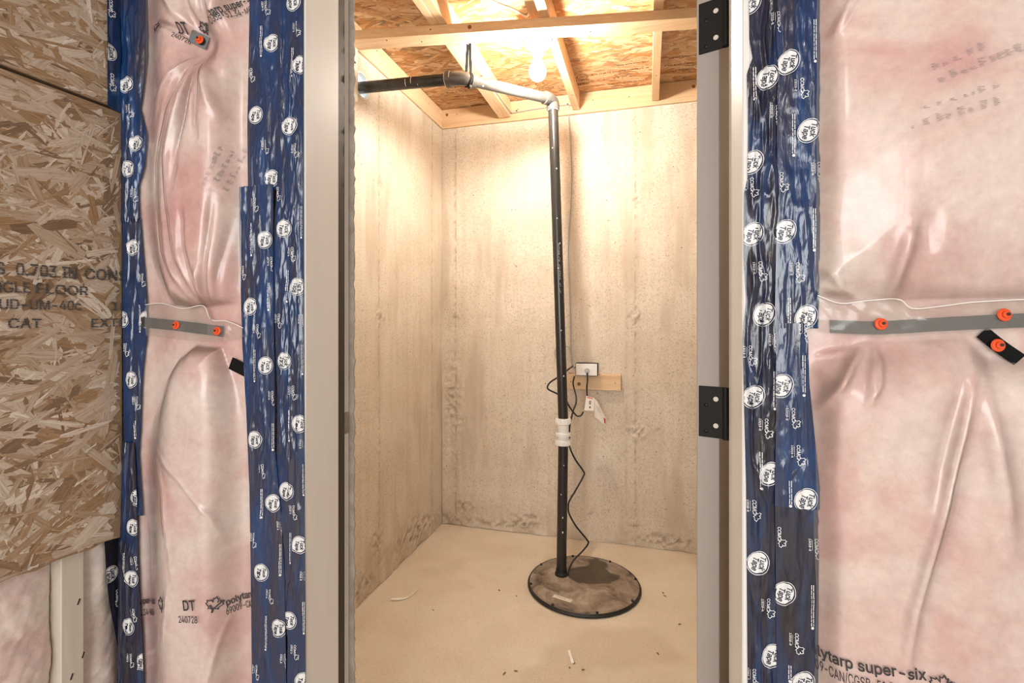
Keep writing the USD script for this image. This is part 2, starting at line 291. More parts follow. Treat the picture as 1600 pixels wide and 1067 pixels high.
def concrete_wall(name, axis, seams, faint, ties, comb, u0, u1, label, hole=None, step=0.007):
    """cast wall as a fine grid: form seams, tie marks, honeycomb near the floor. u runs along the wall."""
    nu, nv = int((u1 - u0) / step), int(Z_T / step)
    U, Z = np.meshgrid(np.linspace(u0, u1, nu), np.linspace(0, Z_T, nv), indexing='ij')
    P = np.stack([U.ravel(), Z.ravel()], -1); n = len(P); off = 3.0 if axis == 'x' else 7.0
    Q = np.stack([P[:, 0], np.full(n, off), P[:, 1]], -1)
    h = (meshkit.fbm(Q * (6, 6, 2), 3, 1) - 0.5) * 0.006 + (meshkit.fbm(Q * (70, 1, 4), 2, 2) - 0.5) * 0.0022
    st = 0.35 * sstep(meshkit.fbm(Q * (9, 1, 1.2), 4, 3), 0.58, 0.75)
    wob = (meshkit.fbm(Q * (0, 0, 14), 3, 4) - 0.5) * 0.012
    rag = meshkit.fbm(Q * (60, 1, 40), 3, 6)
    for u, amp in seams + faint:
        d = np.abs(P[:, 0] - u - wob * 0.5)
        s_ = np.exp(-(d / 0.006) ** 2)
        h += amp * s_ * (rag * 2 - 0.9)
        st = np.maximum(st, min(1, amp * 260) * np.exp(-(d / 0.0045) ** 2) * sstep(rag, 0.3, 0.62) * 0.9)
        st = np.maximum(st, min(1, amp * 260) * np.exp(-(d / 0.03) ** 2) * 0.28 * sstep(meshkit.fbm(Q * (8, 1, 3), 3, 8), .4, .65))
    for (u, z, r) in ties:
        d = np.hypot((P[:, 0] - u) * 0.75, P[:, 1] - z)
        g = np.exp(-(d / r) ** 2)
        h += g * (rag - 0.45) * 0.02
        st = np.maximum(st, np.exp(-(d / (r * 0.9)) ** 2) * sstep(rag, 0.48, 0.62))
    for (u, z, ru, rz, k) in comb:
        d = np.hypot((P[:, 0] - u) / ru, (P[:, 1] - z) / rz)
        g = np.exp(-d ** 2)
        h -= g * sstep(rag, 0.42, 0.7) * 0.010
        st = np.maximum(st, k * np.exp(-(d) ** 2) * sstep(rag, 0.42, 0.6))
    low = np.exp(-np.maximum(P[:, 1], 0) / 0.06) * sstep(meshkit.fbm(Q * (7, 1, 7), 3, 11), .46, .62)
    st = np.maximum(st, 0.6 * low); h -= low * rag * 0.006
    V = np.zeros((n, 3)); V[:, 2] = P[:, 1]
    if axis == 'x': V[:, 0] = P[:, 0]; V[:, 1] = Y_B - h
    else: V[:, 1] = P[:, 0]; V[:, 0] = X_L + h
    F = gridmesh(nu, nv)
    if axis == 'y': F = F[:, ::-1]
    if hole:
        c_ = P[F].mean(1); F = F[np.hypot(c_[:, 0] - hole[0], c_[:, 1] - hole[1]) > hole[2]]
    w = thing(name, kind='structure', label=label, cat='wall')
    obj('concrete_face', trimesh.Trimesh(V, F, process=False), m_conc, w, smooth=True, prim={'stain': st})
    return w

hy, hz, hr = 1.925, 2.285, 0.055
wb = concrete_wall('wall_back', 'x', [(-1.130, .009), (-0.066, .007)], [(-0.115, .0022), (-0.62, .0008), (0.30, .001)],
    [(-0.066, 1.915, .022), (-0.07, 1.275, .03), (-0.07, .631, .034), (-0.07, .108, .03), (-0.06, .64, .05), (-1.118, 1.277, .026), (-1.10, .646, .03), (-1.085, .122, .045), (-1.03, .115, .02), (-0.23, 1.27, .008), (-0.23, 1.90, .008), (-0.24, .63, .009), (-0.31, .16, .012), (.05, .66, .01), (.07, .12, .014)],
    [(-0.72, .055, .10, .05, 1.0), (-0.66, .09, .05, .03, .7), (-1.16, .03, .07, .03, .8), (0.1, .05, .25, .035, .8), (-0.95, .03, .2, .02, .6), (-1.15, .75, .05, .30, .35)], X_L, 0.95, 'tan poured concrete foundation wall at the rear of the closet')
wl = concrete_wall('wall_left', 'y', [(2.071, .009), (2.664, .005)], [(2.35, .0008)],
    [(2.071, 1.897, .022), (2.071, 1.271, .028), (2.071, .648, .022), (2.66, 1.276, .008), (2.66, .62, .010), (2.66, .12, .012), (2.11, 1.26, .012)],
    [(2.42, .10, .22, .075, 1.0), (2.62, .06, .16, .05, .9), (1.95, .06, .10, .05, .9), (2.06, .20, .05, .08, .5)], 1.0, Y_B, 'tan poured concrete foundation wall along the left of the closet', hole=(hy, hz, hr))
t_ = 0.2
obj('foundation', [bx(-1.42, 1.15, Y_B + 0.012, Y_B + t_, -0.1, Z_T)], m_conc, wb)
from manifold3d import Manifold
def cut_box(b, cyls):
    m = Manifold.cube((b[1] - b[0], b[3] - b[2], b[5] - b[4])).translate((b[0], b[2], b[4]))
    for (y, z, r) in cyls: m = m - Manifold.cylinder(1, r, r, 40).rotate((0, 90, 0)).translate((b[0] - .2, y, z))
    q = m.to_mesh(); return trimesh.Trimesh(q.vert_properties[:, :3], q.tri_verts, process=False)
obj('foundation', cut_box((X_L - t_, X_L - 0.012, 0.9, Y_B + t_, -0.1, Z_T), [(hy, hz, hr)]), m_conc, wl)
obj('hole_liner', orient(lathe([(hr - .004, 0), (hr - .004, .20), (hr + .004, .20), (hr + .004, 0), (hr - .004, 0)]), (X_L - .195, hy, hz), (1, 0, 0)), m_pvc, wl, smooth=40)
wr = thing('wall_right', kind='structure', label='concrete wall on the hidden right side of the closet', cat='wall')
obj('concrete_face', bx(0.95, 1.15, 1.0, 3.0, -0.1, Z_C), m_conc, wr, prim={'stain': np.zeros(8)})
# the rest of the basement room, behind and beside the camera
rm = thing('wall_rear', kind='structure', label='pale unfinished basement wall behind the viewer', cat='wall')
obj('wall_panel', bx(-1.5, 3.2, -3.2, -3.0, -0.1, 2.7), m_white, rm)
rs = thing('wall_side', kind='structure', label='pale basement wall far to the right', cat='wall')
obj('wall_panel', bx(2.9, 3.1, -3.2, 1.0, -0.1, 2.7), m_white, rs)

# ---------------------------------------------------------------- strand board: overlapping wood strands
def strands(n, u0, u1, v0, v1, seed, lmin, lmax, wmin, wmax, bias=0.0, spread=PI, place=None, lift=0.0011):
    """n thin six-cornered strands; returns mesh, uv, tone. place(u, v, w) -> points"""
    r = np.random.default_rng(seed)
    cu, cv = r.uniform(u0, u1, n), r.uniform(v0, v1, n)
    L, W = r.uniform(lmin, lmax, n), r.uniform(wmin, wmax, n) * r.choice([.35, .7, 1], n)
    a = bias + r.normal(0, 1, n) * spread
    ex, ey = np.array([-.5, -.42, .30, .5, .40, -.34]), np.array([-.05, .5, .5, .1, -.5, -.5])
    ex = ex[None] + r.uniform(-.09, .09, (n, 6)); ey = ey[None] + r.uniform(-.12, .12, (n, 6))
    lx, ly = ex * L[:, None], ey * W[:, None]
    ca, sa = np.cos(a)[:, None], np.sin(a)[:, None]
    u = np.clip(cu[:, None] + lx * ca - ly * sa, u0, u1); vv = np.clip(cv[:, None] + lx * sa + ly * ca, v0, v1)
    w0 = np.linspace(0.0001, lift, n)[:, None] + r.normal(0, .00012, (n, 6))
    V = place(u.ravel(), vv.ravel(), w0.ravel())
    base = (np.arange(n) * 6)[:, None, None]
    F = (base + np.array([[0, 5, 4], [0, 4, 3], [0, 3, 2], [0, 2, 1]])[None]).reshape(-1, 3)
    tone = np.repeat(np.clip(r.normal(.48, .27, n), 0, 1), 6)
    uv = np.stack([(lx + r.uniform(0, 9, n)[:, None]).ravel(), (ly + r.uniform(0, 9, n)[:, None]).ravel()], -1)
    return trimesh.Trimesh(V, F, process=False), uv, tone
ce = thing('ceiling', kind='structure', label='oriented strand board floor deck seen from below', cat='ceiling')
obj('deck_sheet', bx(-1.5, 3.2, -3.2, 3.0, Z_C, Z_C + 0.1), m_osb_base, ce)
sm, suv, stone = strands(6500, X_L, 0.75, 1.0, Y_B, 11, .06, .16, .012, .038, 0.1, .42, lambda u, v, w: np.stack([u, v, Z_C - w], -1))
obj('wood_strand', sm, m_osb_ceil, ce, uv=suv, prim={'tone': stone}, kind='stuff')
# brown stamped lines of board marking, too blurred to read: small strokes
def strokes(rows, seed, hgt=0.012):
    r = random.Random(seed); out = []
    for (u0, u1, v, fill) in rows:
        u = u0
        while u < u1:
            wd = r.uniform(.003, .010)
            if r.random() < fill:
                for q in range(r.randint(1, 3)):
                    out.append(sbox(u, v + r.uniform(-.5, .3) * hgt, u + wd, v + r.uniform(-.5, .3) * hgt + .0028))
                if r.random() < .5: out.append(sbox(u, v - hgt * .5, u + .0025, v + hgt * .5))
            u += wd + r.uniform(.001, .004)
    return unary_union(out)
def on_ceiling(shape, mat, name):
    m = flat(shape, .0003); v = m.vertices.copy(); v[:, 2] = Z_C - 0.0016 - v[:, 2]
    obj(name, trimesh.Trimesh(v, m.faces[:, ::-1], process=False), mat, ce, kind='stuff')
on_ceiling(strokes([(-1.08, -.87, 2.66, .9), (-1.02, -.87, 2.71, .8), (-1.1, -.9, 2.60, .8), (-1.08, -.88, 2.55, .5), (-.77, -.50, 2.69, .85), (-.75, -.55, 2.63, .6)], 3), m_inkceil, 'board_stamp')
on_ceiling(strokes([(-.30, .0, 2.74, .9), (-.31, -.02, 2.68, .6), (-.30, .0, 2.61, .85), (-.15, .0, 2.55, .9), (.08, .34, 2.69, .95), (.08, .36, 2.62, .95), (.1, .36, 2.55, .9)], 4), m_inkceil, 'board_stamp')
on_ceiling(unary_union([Point(-.335, 2.62).buffer(.03).difference(Point(-.335, 2.62).buffer(.026))] + [strokes([(-.36, -.31, 2.70, 1), (-.36, -.31, 2.66, 1)], 5, .02)]), m_inkceil, 'board_stamp')

# ---------------------------------------------------------------- the stud wall that holds the door
wf = thing('wall_front', kind='structure', label='stud wall around the closet door, its bays filled with insulation', cat='wall')
obj('wall_panel', [bx(-1.42, XJL - .02, 0.935, 1.02, -0.1, Z_C), bx(XJR + .03, 3.2, 0.935, 1.02, -0.1, Z_C), bx(XJL - .02, XJR + .03, 0.935, 1.02, ZH + .02, Z_C)], m_white, wf)
# corridor's left wall: studs and insulation under strand board sheets
XS = -1.155                                       # face of the strand board
wc = thing('wall_corridor', kind='structure', label='unfinished stud wall running along the left of the corridor', cat='wall')
obj('wall_panel', bx(-1.5, -1.31, -3.2, 0.935, -0.1, 2.7), m_white, wc)

# ---------------------------------------------------------------- door_1: jambs, stops, weatherstrip and the slab standing open into the closet
d1 = thing('door_1', kind='structure', label='white primed door frame with its grey door standing open into the closet', cat='door')
yb = 1.018
obj('jamb', [bx(XJL - .019, XJL - .012, Y_F, yb, 0, ZH, .001), bx(XJL - .0125, XJL, Y_F, .962, 0, ZH, .002)], m_primed, d1)
# strike pocket in the left jamb's rabbet
obj('strike_plate', [bx(XJL - .0125, XJL - .0108, .985, yb, .985, 1.035, .0006), bx(XJL - .0109, XJL - .0095, .985, .992, .995, 1.025)], m_gasket, d1, label='pale bare strike recess in the left jamb')
obj('jamb', [bx(XJR + .012, XJR + .019, Y_F, yb, 0, ZH, .001), bx(XJR, XJR + .0125, Y_F, .985, 0, ZH, .002)], m_primed, d1)
obj('head_jamb', [bx(XJL - .019, XJR + .019, Y_F, yb, ZH, ZH + .019), bx(XJL, XJR, Y_F, .962, ZH - .012, ZH)], m_primed, d1)
obj('weatherstrip', bx(XJL - .012, XJL - .0045, .9625, .992, 0, ZH - .012, .002), m_strip, d1)
obj('weatherstrip', bx(XJR + .0025, XJR + .012, .9855, .998, 0, ZH - .012, .002), m_strip, d1)
obj('drywall_edge', bx(XJR + .0192, XJR + .034, Y_F - .002, .934, 0, ZH + .019, .001), m_edge, d1, label='narrow pale edge strip right of the frame')
obj('drywall_edge', bx(XJL - .0245, XJL - .0192, Y_F - .001, .934, 0, ZH + .019, .001), m_edge, d1)
# rough stud behind the right jamb, warm brown in the gap
obj('rough_stud', bx(XJR + .0192, XJR + .034, .9345, 1.02, 0, ZH + .019), m_lz, d1)
# ragged grey strip at the back of the left jamb
rs_ = np.random.default_rng(4); zs = np.linspace(0.0, ZH, 260)
e = XJL + .0012 + (meshkit.fbm(np.stack([zs * 0, zs * 0, zs * 60], -1), 4, 3) - .5) * .009
V = np.vstack([np.stack([np.full(260, XJL - .019), np.full(260, 1.0185), zs], -1), np.stack([e, np.full(260, 1.0185), zs], -1), np.stack([np.full(260, XJL - .019), np.full(260, 1.0225), zs], -1), np.stack([e, np.full(260, 1.0225), zs], -1)])
F = []
for i in range(259):
    for a, b in ((0, 1), (1, 3), (3, 2), (2, 0)):
        q = (a * 260 + i, b * 260 + i, b * 260 + i + 1, a * 260 + i + 1); F += [(q[0], q[1], q[2]), (q[0], q[2], q[3])]
obj('packing_strip', trimesh.Trimesh(V, F, process=False), m_gasket, d1, label='ragged grey packing strip behind the left jamb')
# slab: local x along the hinge edge (from the pin), local y along the slab's length, then turned 18.2 degrees past square
PIN = np.array([XJR - .001, 1.029]); TH = math.radians(180 - 18.2)
def slab(lx0, lx1, ly0, ly1, z0, z1, b=0):
    m = bx(lx0, lx1, -ly1, -ly0, z0, z1, b)     # built with edge direction +x, body towards -y
    rotz(m, TH); m.apply_translation((PIN[0], PIN[1], 0)); return m
def slabpt(m):
    rotz(m, TH); m.apply_translation((PIN[0], PIN[1], 0)); return m
obj('door_slab', slab(.0095, .0520, .0, .80, .012, 2.035, .0015), m_door, d1)
for zc in (1.826, 1.070, 0.26):
    hz0, hz1 = zc - .050, zc + .050
    hp = obj('hinge_leaf', [slab(.001, .0475, -.0024, -.0002, hz0, hz1, .0006)], m_hinge, d1, label='black steel hinge leaf on the door edge')
    kn = trimesh.creation.cylinder(.006, .1, sections=20); kn.apply_translation((-.003, .009 - .004, zc))
    obj('knuckle', slabpt(kn), m_hinge, hp, smooth=40)
    for k, (lx, dz) in enumerate(((.0155, .026), (.0155, -.026))):
        c_ = trimesh.creation.cylinder(.0048, .0006, sections=24); c_.apply_scale((1, 1, 1)); orient(c_, (0, 0, 0), (0, 1, 0)); c_.apply_scale((1.0, 1, 1.0)); c_.apply_translation((lx, .0026, zc + dz))
        obj('screw_hole', slabpt(c_), m_hole, hp, label='empty screw hole showing pale wood')
    for lx, dz in ((.034, .013), (.034, -.038)):
        c_ = lathe([(0, .0012), (.0022, .0012), (.0036, .0003), (.0038, 0)], 20); orient(c_, (lx, .0024, zc + dz), (0, 1, 0))
        obj('screw', slabpt(c_), m_screw, hp, smooth=40)

# ================================================================== ceiling framing
def knots(pts, axis, parent, name='nail_head', r=.0028, mat=None):
    for p in pts:
        c_ = trimesh.creation.cylinder(r, .0012, sections=14)
        obj(name, orient(c_, p, axis), mat or m_nail, parent)
GJ = 'ceiling joists over the closet'
def joist(label, x0, x1, y0, y1, z0=2.44, n=1):
    t = thing('ceiling_joist', label, 'joist', GJ)
    w = (x1 - x0) / n
    for k in range(n):
        obj('board', bx(x0 + k * w + .0004 * k, x0 + (k + 1) * w - .0004, y0, y1, z0 + .001 * k, Z_C - .002, .0015), m_ly, t)
    return t
j1 = joist('doubled pale ceiling joist left of the lit bulb', -.847, -.778, 1.02, 2.788, n=2)
j2 = joist('ceiling joist of sawn pine right beside the lit bulb', -.410, -.371, 1.02, 2.788)
j3 = joist('ceiling joist of sawn pine nearest the open door, well right of the bulb', .021, .058, 1.02, 2.788)
knots([(-.39, 2.2, 2.4395), (-.385, 2.6, 2.4395), (.04, 2.5, 2.4395)], (0, 0, -1), j2)
rl = thing('rim_board', 'pine rim board and sill plate on top of the left concrete wall', 'board')
obj('sill_plate', bx(X_L - .2, X_L + .010, 1.02, Y_B - .0125, Z_T + .001, 2.457, .0015), m_ly, rl)
obj('board', bx(X_L - .2, X_L + .002, 1.02, Y_B - .0065, 2.458, Z_C - .002, .001), m_ly, rl)
knots([(X_L + .0025, 2.62, 2.50), (X_L + .0025, 2.05, 2.505)], (1, 0, 0), rl)
rb = thing('rim_board', 'pine rim board and sill plate on top of the back concrete wall', 'board')
obj('sill_plate', bx(X_L - .2, .95, Y_B - .012, Y_B + .2, Z_T + .001, 2.447, .0015), m_lx, rb)
obj('board', bx(X_L - .2, .95, Y_B - .006, Y_B + .15, 2.448, Z_C - .002, .001), m_lx, rb)
knots([(X_L + .10, Y_B - .0065, 2.50), (-.74, Y_B - .0065, 2.475), (-.735, Y_B - .0065, 2.488), (-.43, Y_B - .0065, 2.475), (-.30, Y_B - .0065, 2.49), (-.10, Y_B - .0065, 2.485), (.24, Y_B - .0065, 2.495)], (0, -1, 0), rb)
knots([(X_L + .035, Y_B - .0065, 2.505), (.235, Y_B - .0065, 2.50)], (0, -1, 0), rb, 'knot', .009, m_knot)
# flat board nailed across under the joists, not quite square to them
A, B = onZ(550, 62, 2.40), onZ(1090, 27, 2.40)
dirb = (B - A)[:2] / np.linalg.norm((B - A)[:2]); angb = math.atan2(dirb[1], dirb[0])
bl = bx(-.034, 2.0, 0, .080, 2.40, 2.4385, .0015); rotz(bl, angb); bl.apply_translation((A[0], A[1], 0))
cb = thing('cross_brace', 'flat pine board nailed across the undersides of the ceiling joists', 'board')
obj('board', bl, m_lx, cb)
def onb(u, v, z): return np.array([A[0] + dirb[0] * u - dirb[1] * v, A[1] + dirb[1] * u + dirb[0] * v, z])
knots([onb(.28, .045, 2.3995), (onb(.97, .05, 2.3995)), onb(.14, .02, 2.3995)], (0, 0, -1), cb)
knots([onb(.33, -.0003, 2.42)], (dirb[1], -dirb[0], 0), cb)
knots([onb(.49, -.0003, 2.42)], (dirb[1], -dirb[0], 0), cb, 'knot', .008, m_knot)
# post end left of the pipe hole
pb = thing('wood_block', 'short upright wood block nailed beside the pipe hole at the upper left', 'block')
q0, q1 = onX(549, 120, X_L + .03), onX(560, 120, X_L + .03)
obj('block', bx(X_L + .001, X_L + .03, q0[1] - .06, q1[1], 2.175, 2.418, .004), m_lpale, pb)
knots([(X_L + .0305, (q0[1] + q1[1]) / 2, 2.335)], (1, 0, 0), pb, r=.005)

# ================================================================== lamp
BX, BY = -.452, 2.052
lh = thing('lamp_holder', 'round white porcelain lamp holder with a bare lit bulb on the ceiling', 'lamp')
obj('pancake_box', orient(trimesh.creation.cylinder(.052, .02, sections=8), (BX + .0, BY, 2.452), (0, 0, 1)), m_sgrey, lh)
wbk = thing('blocking', 'short wood block fixed between the lamp and the joist beside it', 'block')
obj('block', bx(-.456, -.412, 1.80, 2.11, 2.463, Z_C - .003, .0015), m_ly, wbk)
obj('holder', orient(lathe([(0, 0), (.024, 0), (.026, .004), (.026, .020), (.034, .028), (.052, .036), (.060, .046), (.061, .058), (.057, .060), (0, .060)][::-1], 48), (BX, BY, 2.379), (0, 0, 1)), m_porc, lh, smooth=40)
obj('box_ring', orient(lathe([(.058, 0), (.063, .002), (.063, .009), (.058, .010), (.056, .005), (.058, 0)], 48), (BX, BY, 2.438), (0, 0, 1)), m_sgrey, lh, smooth=40)
prof = [(0, -.070), (.014, -.068), (.026, -.060), (.034, -.046), (.036, -.032), (.034, -.018), (.027, -.001), (.0195, .014), (.0150, .025), (.0150, .030)]
obj('bulb', orient(lathe(prof, 32), (BX, BY, 2.337), (0, 0, 1)), m_bulb, lh, smooth=True, label='glowing light bulb')
obj('bulb_neck', orient(lathe([(.0152, .028), (.0155, .045), (0, .045)], 32), (BX, BY, 2.337), (0, 0, 1)), m_porc, lh, smooth=40)

# ================================================================== sump lid and discharge pipe
R = .262; LC = np.array([-.292, 2.333])
def lid_mat():
    n = {'g': ('geometry', {}), 'n': ('noise_texture', {'scale': 7, 'detail': 6, 'roughness': .65, 'distortion': .7}), 'n2': ('noise_texture', {'scale': 60, 'detail': 4, 'roughness': .7}),
         'r': ('rgb_ramp', {'ramp': [(.34, (.07, .05, .036)), (.43, (.22, .17, .13)), (.52, (.31, .25, .195)), (.66, (.46, .39, .32))]}), 'a': ('attribute', {'attribute': 'stain'}),
         's': ('rgb_ramp', {'ramp': [(.3, (.75, .73, .7)), (.6, (1.05, 1.05, 1.05))]}), 'x': ('mix', {'mix_type': 'multiply', 'fac': .8}), 'w': ('mix', {'mix_type': 'mix', 'color2': (.050, .034, .022)}),
         'rr': ('math', {'math_type': 'multiply_add', 'value2': -.30, 'value3': .62}), 'b': ('bump', {'strength': .3, 'distance': .002}), 'p': ('principled_bsdf', {})}
    return M('dusty_sump_lid', n, [('g.position', 'n.vector'), ('g.position', 'n2.vector'), ('n.fac', 'r.fac'), ('n2.fac', 's.fac'), ('r.color', 'x.color1'), ('s.color', 'x.color2'), ('a.fac', 'w.fac'), ('x.color', 'w.color1'), ('w.color', 'p.base_color'), ('a.fac', 'rr.value1'), ('rr.value', 'p.roughness'), ('n2.fac', 'b.height'), ('b.normal', 'p.normal')])
m_lid = lid_mat()
sl = thing('sump_pit_cover', 'round dusty black sump pit cover with a dark wet patch on the floor', 'pit cover')
nr, na = 46, 120
rr, aa = np.meshgrid(np.linspace(0.0005, 1, nr), np.linspace(0, 2 * PI, na, endpoint=False), indexing='ij')
px_, py_ = LC[0] + R * .985 * rr * np.cos(aa), LC[1] + R * .985 * rr * np.sin(aa)
P2 = np.stack([px_.ravel(), py_.ravel()], -1)
zt = .017 - .0035 * sstep(rr.ravel(), .90, .92) + .002 * sstep(rr.ravel(), .93, .95)
V = np.column_stack([P2, zt]); F = []
for i in range(nr - 1):
    for j in range(na):
        a, b = i * na + j, i * na + (j + 1) % na
        F += [(a, a + na, b + na), (a, b + na, b)]
def zpts(ps): return [tuple(onZ(x, y, .017)[:2]) for x, y in ps]
wet = zpts([(888, 889), (899, 887), (905, 885), (918, 884), (921, 881), (919, 877), (921, 873), (930, 871), (944, 877), (952, 884), (945, 888), (953, 894), (968, 899), (968, 904), (953, 911), (930, 913), (905, 911), (893, 905), (886, 899)])
wet2 = zpts([(846, 914), (860, 918), (876, 922), (872, 927), (856, 921)])
wob = (meshkit.fbm(np.column_stack([P2 * 40, P2[:, :1] * 0]), 3, 2) - .5) * .02
ws = np.maximum(sstep(sdist(P2, wet) + wob * .6, -.004, .004) * .92, sstep(sdist(P2, wet2) + wob, -.006, .006) * .7)
m_ = usdkit.mesh(stage, numbered(str(sl.GetPath()), 'cover_disc'), trimesh.Trimesh(V, F, process=False), m_lid, smooth=True)
UsdGeom.PrimvarsAPI(m_).CreatePrimvar('stain', Sdf.ValueTypeNames.FloatArray, 'vertex').Set(Vt.FloatArray.FromNumpy(ws.astype(np.float32)))
rim = orient(lathe([(R * .93, .001), (R, .001), (R + .002, .003), (R + .002, .008), (R - .001, .010), (R - .002, .0150), (R - .005, .0165), (R * .97, .0155), (R * .93, .011), (R * .93, .001)], 96), (LC[0], LC[1], 0), (0, 0, 1))
obj('cover_rim', rim, m_black, sl, smooth=30, label='black rubbery rim of the cover')
for k in range(8):
    a = .35 + k * PI / 4
    b_ = trimesh.creation.cylinder(.006, .006, sections=6); b_.apply_translation((LC[0] + R * .955 * math.cos(a), LC[1] + R * .955 * math.sin(a), .0185))
    obj('bolt', b_, m_black, sl)
s0, s1 = onZ(863, 932, .018), onZ(891, 941, .018)
st_ = bx(0, .088, 0, .022, .0172, .0178); rotz(st_, math.atan2(s1[1] - s0[1], s1[0] - s0[0])); st_.apply_translation((s0[0], s0[1], 0))
sp = obj('sticker', st_, m_paper, sl, label='small cream sticker')
t_m = strokes([(.012, .076, .011, .85)], 8, .006); q = flat(t_m, .0003); rotz(q, math.atan2(s1[1] - s0[1], s1[0] - s0[0])); q.apply_translation((s0[0], s0[1], .0179)); obj('fine_print', q, m_inkfaint, sp)

sd = thing('sump_discharge_pipe', 'black sump discharge pipe rising from the floor lid and bending to the left wall', 'pipe')
r1 = .0242
b0 = np.array([-.4045, 2.368, .017]); b1 = np.array([-.397, 2.38, .655]); b2 = np.array([-.397, 2.38, .765]); b3 = np.array([-.4445, 2.366, 2.285])
obj('flange', orient(lathe([(0, 0), (.031, 0), (.031, .010), (.027, .014), (.027, .03), (0, .03)], 32), b0, (b1 - b0)), m_black, sd, smooth=40)
obj('lower_pipe', tube([b0, b1], r1, 24, 2, False), m_abs, sd, smooth=40)
cv = obj('check_valve', orient(lathe([(0, .0), (.034, 0), (.036, .004), (.036, .024), (.034, .028), (.0285, .030), (.0285, .044), (.0375, .046), (.0375, .058), (.0285, .060), (.027, .062), (.027, .098), (.033, .101), (.036, .104), (.036, .126), (.034, .130), (0, .130)], 40), b1 + np.array([0, 0, -.012]), b2 - b1), m_pvc, sd, smooth=35, label='white plastic check valve')
for zo in (.002, .106):
    ribs = [orient(trimesh.creation.box((.004, .006, .02)), (b1[0] + .036 * math.cos(a), b1[1] + .036 * math.sin(a), b1[2] + zo), (0, 0, 1)) for a in np.linspace(0, 2 * PI, 14, endpoint=False)]
    obj('grip_ribs', ribs, m_pvc, cv)
obj('upper_pipe', tube([b2, b3], r1, 24, 2, False), m_abs, sd, smooth=40)
# sloping run, bend, run to the wall
e1 = np.array([-.447, 2.355, 2.318]); jn = np.array([-.765, 1.965, 2.278]); ex_ = np.array([X_L - .12, hy, hz - .004])
dA = (jn - e1) / np.linalg.norm(jn - e1); dB = (ex_ - jn) / np.linalg.norm(ex_ - jn)
obj('elbow', tube([b3, b3 + (b3 - b2) / np.linalg.norm(b3 - b2) * .022, e1 + dA * .016, e1 + dA * .04], .0285, 24, 10), m_absdust, sd, smooth=True)
for d_ in [orient(lathe([(.0, 0), (.030, 0), (.031, .002), (.031, .028), (.030, .03), (0, .03)], 32), b3 - np.array([0, 0, .014]), b3 - b2), orient(lathe([(.0, 0), (.030, 0), (.031, .002), (.031, .02), (.030, .022), (0, .022)], 32), e1 + dA * .028, dA)]: obj('elbow_collar', d_, m_absdust, sd, smooth=40)
obj('primer_ring', [tube([b3 + (b3 - b2) / np.linalg.norm(b3 - b2) * -.016 + .0255 * np.array([math.cos(a), math.sin(a), 0]) for a in np.linspace(0, 2 * PI, 25)], .0022, 6, 1, False, False)], m_glue, sd, label='pale dried primer at the elbow joint')
obj('sloped_pipe', tube([e1 + dA * .03, jn - dA * .03], r1, 24, 2, False), m_absdust, sd, smooth=40)
obj('bend', tube([jn - dA * .055, jn - dA * .02, jn + dB * .02, jn + dB * .055], .0285, 24, 10), m_absdust, sd, smooth=True)
for d_ in [orient(lathe([(0, 0), (.029, 0), (.0325, .003), (.0325, .020), (.029, .023), (0, .023)], 32), jn + dB * .045, dB), orient(lathe([(0, 0), (.029, 0), (.0325, .003), (.0325, .024), (.029, .027), (0, .027)], 32), jn - dA * .065, dA)]: obj('bend_collar', d_, m_absdust, sd, smooth=40)
obj('primer_ring', tube([jn + dB * .069 + .0262 * (math.cos(a) * np.cross(dB, (0, 0, 1)) + math.sin(a) * np.array([0, 0, 1])) for a in np.linspace(0, 2 * PI, 25)], .002, 6, 1, False, False), m_glue, sd)
# part-cleared sticker on the bend, drips of primer on the run to the wall
obj('exit_pipe', tube([jn + dB * .05, ex_], r1, 24, 2, False), m_abs, sd, smooth=40)
rng = random.Random(5); dr = []
nB = np.cross(dB, (0, 0, 1)); nB /= np.linalg.norm(nB)
if nB[1] > 0: nB = -nB
for tt, a0, a1 in ((.22, -.5, .9), (.245, -.9, .3), (.19, -1.0, -.7)):
    dr.append(tube([jn + dB * tt + (r1 + .0004) * (math.cos(a) * nB + math.sin(a) * np.array([0, 0, 1])) for a in np.linspace(a0, a1, 8)], .0014, 5, 1, False))
for d_ in dr: obj('primer_drip', d_, m_glue, sd)
nA = np.cross(dA, (0, 0, 1)); nA /= np.linalg.norm(nA)
if (nA @ np.array([0, -1, 0])) < 0: nA = -nA
def spot(base, d, n, ang, s):
    c_ = trimesh.creation.icosphere(2, s); c_.apply_scale((1, 1, 1)); m4 = c_.vertices.copy()
    k = math.cos(ang) * n + math.sin(ang) * np.array([0, 0, 1]); c_.vertices = m4 - np.outer(m4 @ k, k) * .8; c_.apply_translation(base + k * (r1 + .0002)); return c_
LA = np.linalg.norm(jn - e1)
for d_ in [spot(jn - dA * t, dA, nA, a, s) for t, a, s in ((.19, -.2, .006), (.215, -.3, .007), (.24, -.4, .006), (.10, -.9, .004), (.27, .2, .003), (.33, -.5, .003))]: obj('primer_drip', d_, m_glue, sd)
vsp = []
for z, a, s in ((1.74, -1.3, .003), (1.62, -.9, .004), (1.98, -1.1, .004), (2.08, -1.8, .003), (1.50, -1.4, .003), (1.2, -1.2, .003), (.98, -1.0, .004), (.55, -1.2, .003), (.30, -1.3, .004), (.23, -1.25, .005), (.41, -1.7, .003)):
    base = (b2 + (b3 - b2) * (z - b2[2]) / (b3[2] - b2[2])) if z > .7 else (b0 + (b1 - b0) * (z - b0[2]) / (b1[2] - b0[2]))
    k = np.array([math.cos(a), math.sin(a), 0]); c_ = trimesh.creation.icosphere(1, s); c_.vertices = c_.vertices * (1, 1, 1.8); c_.apply_translation(base + k * (r1 - s * .75)); vsp.append(c_)
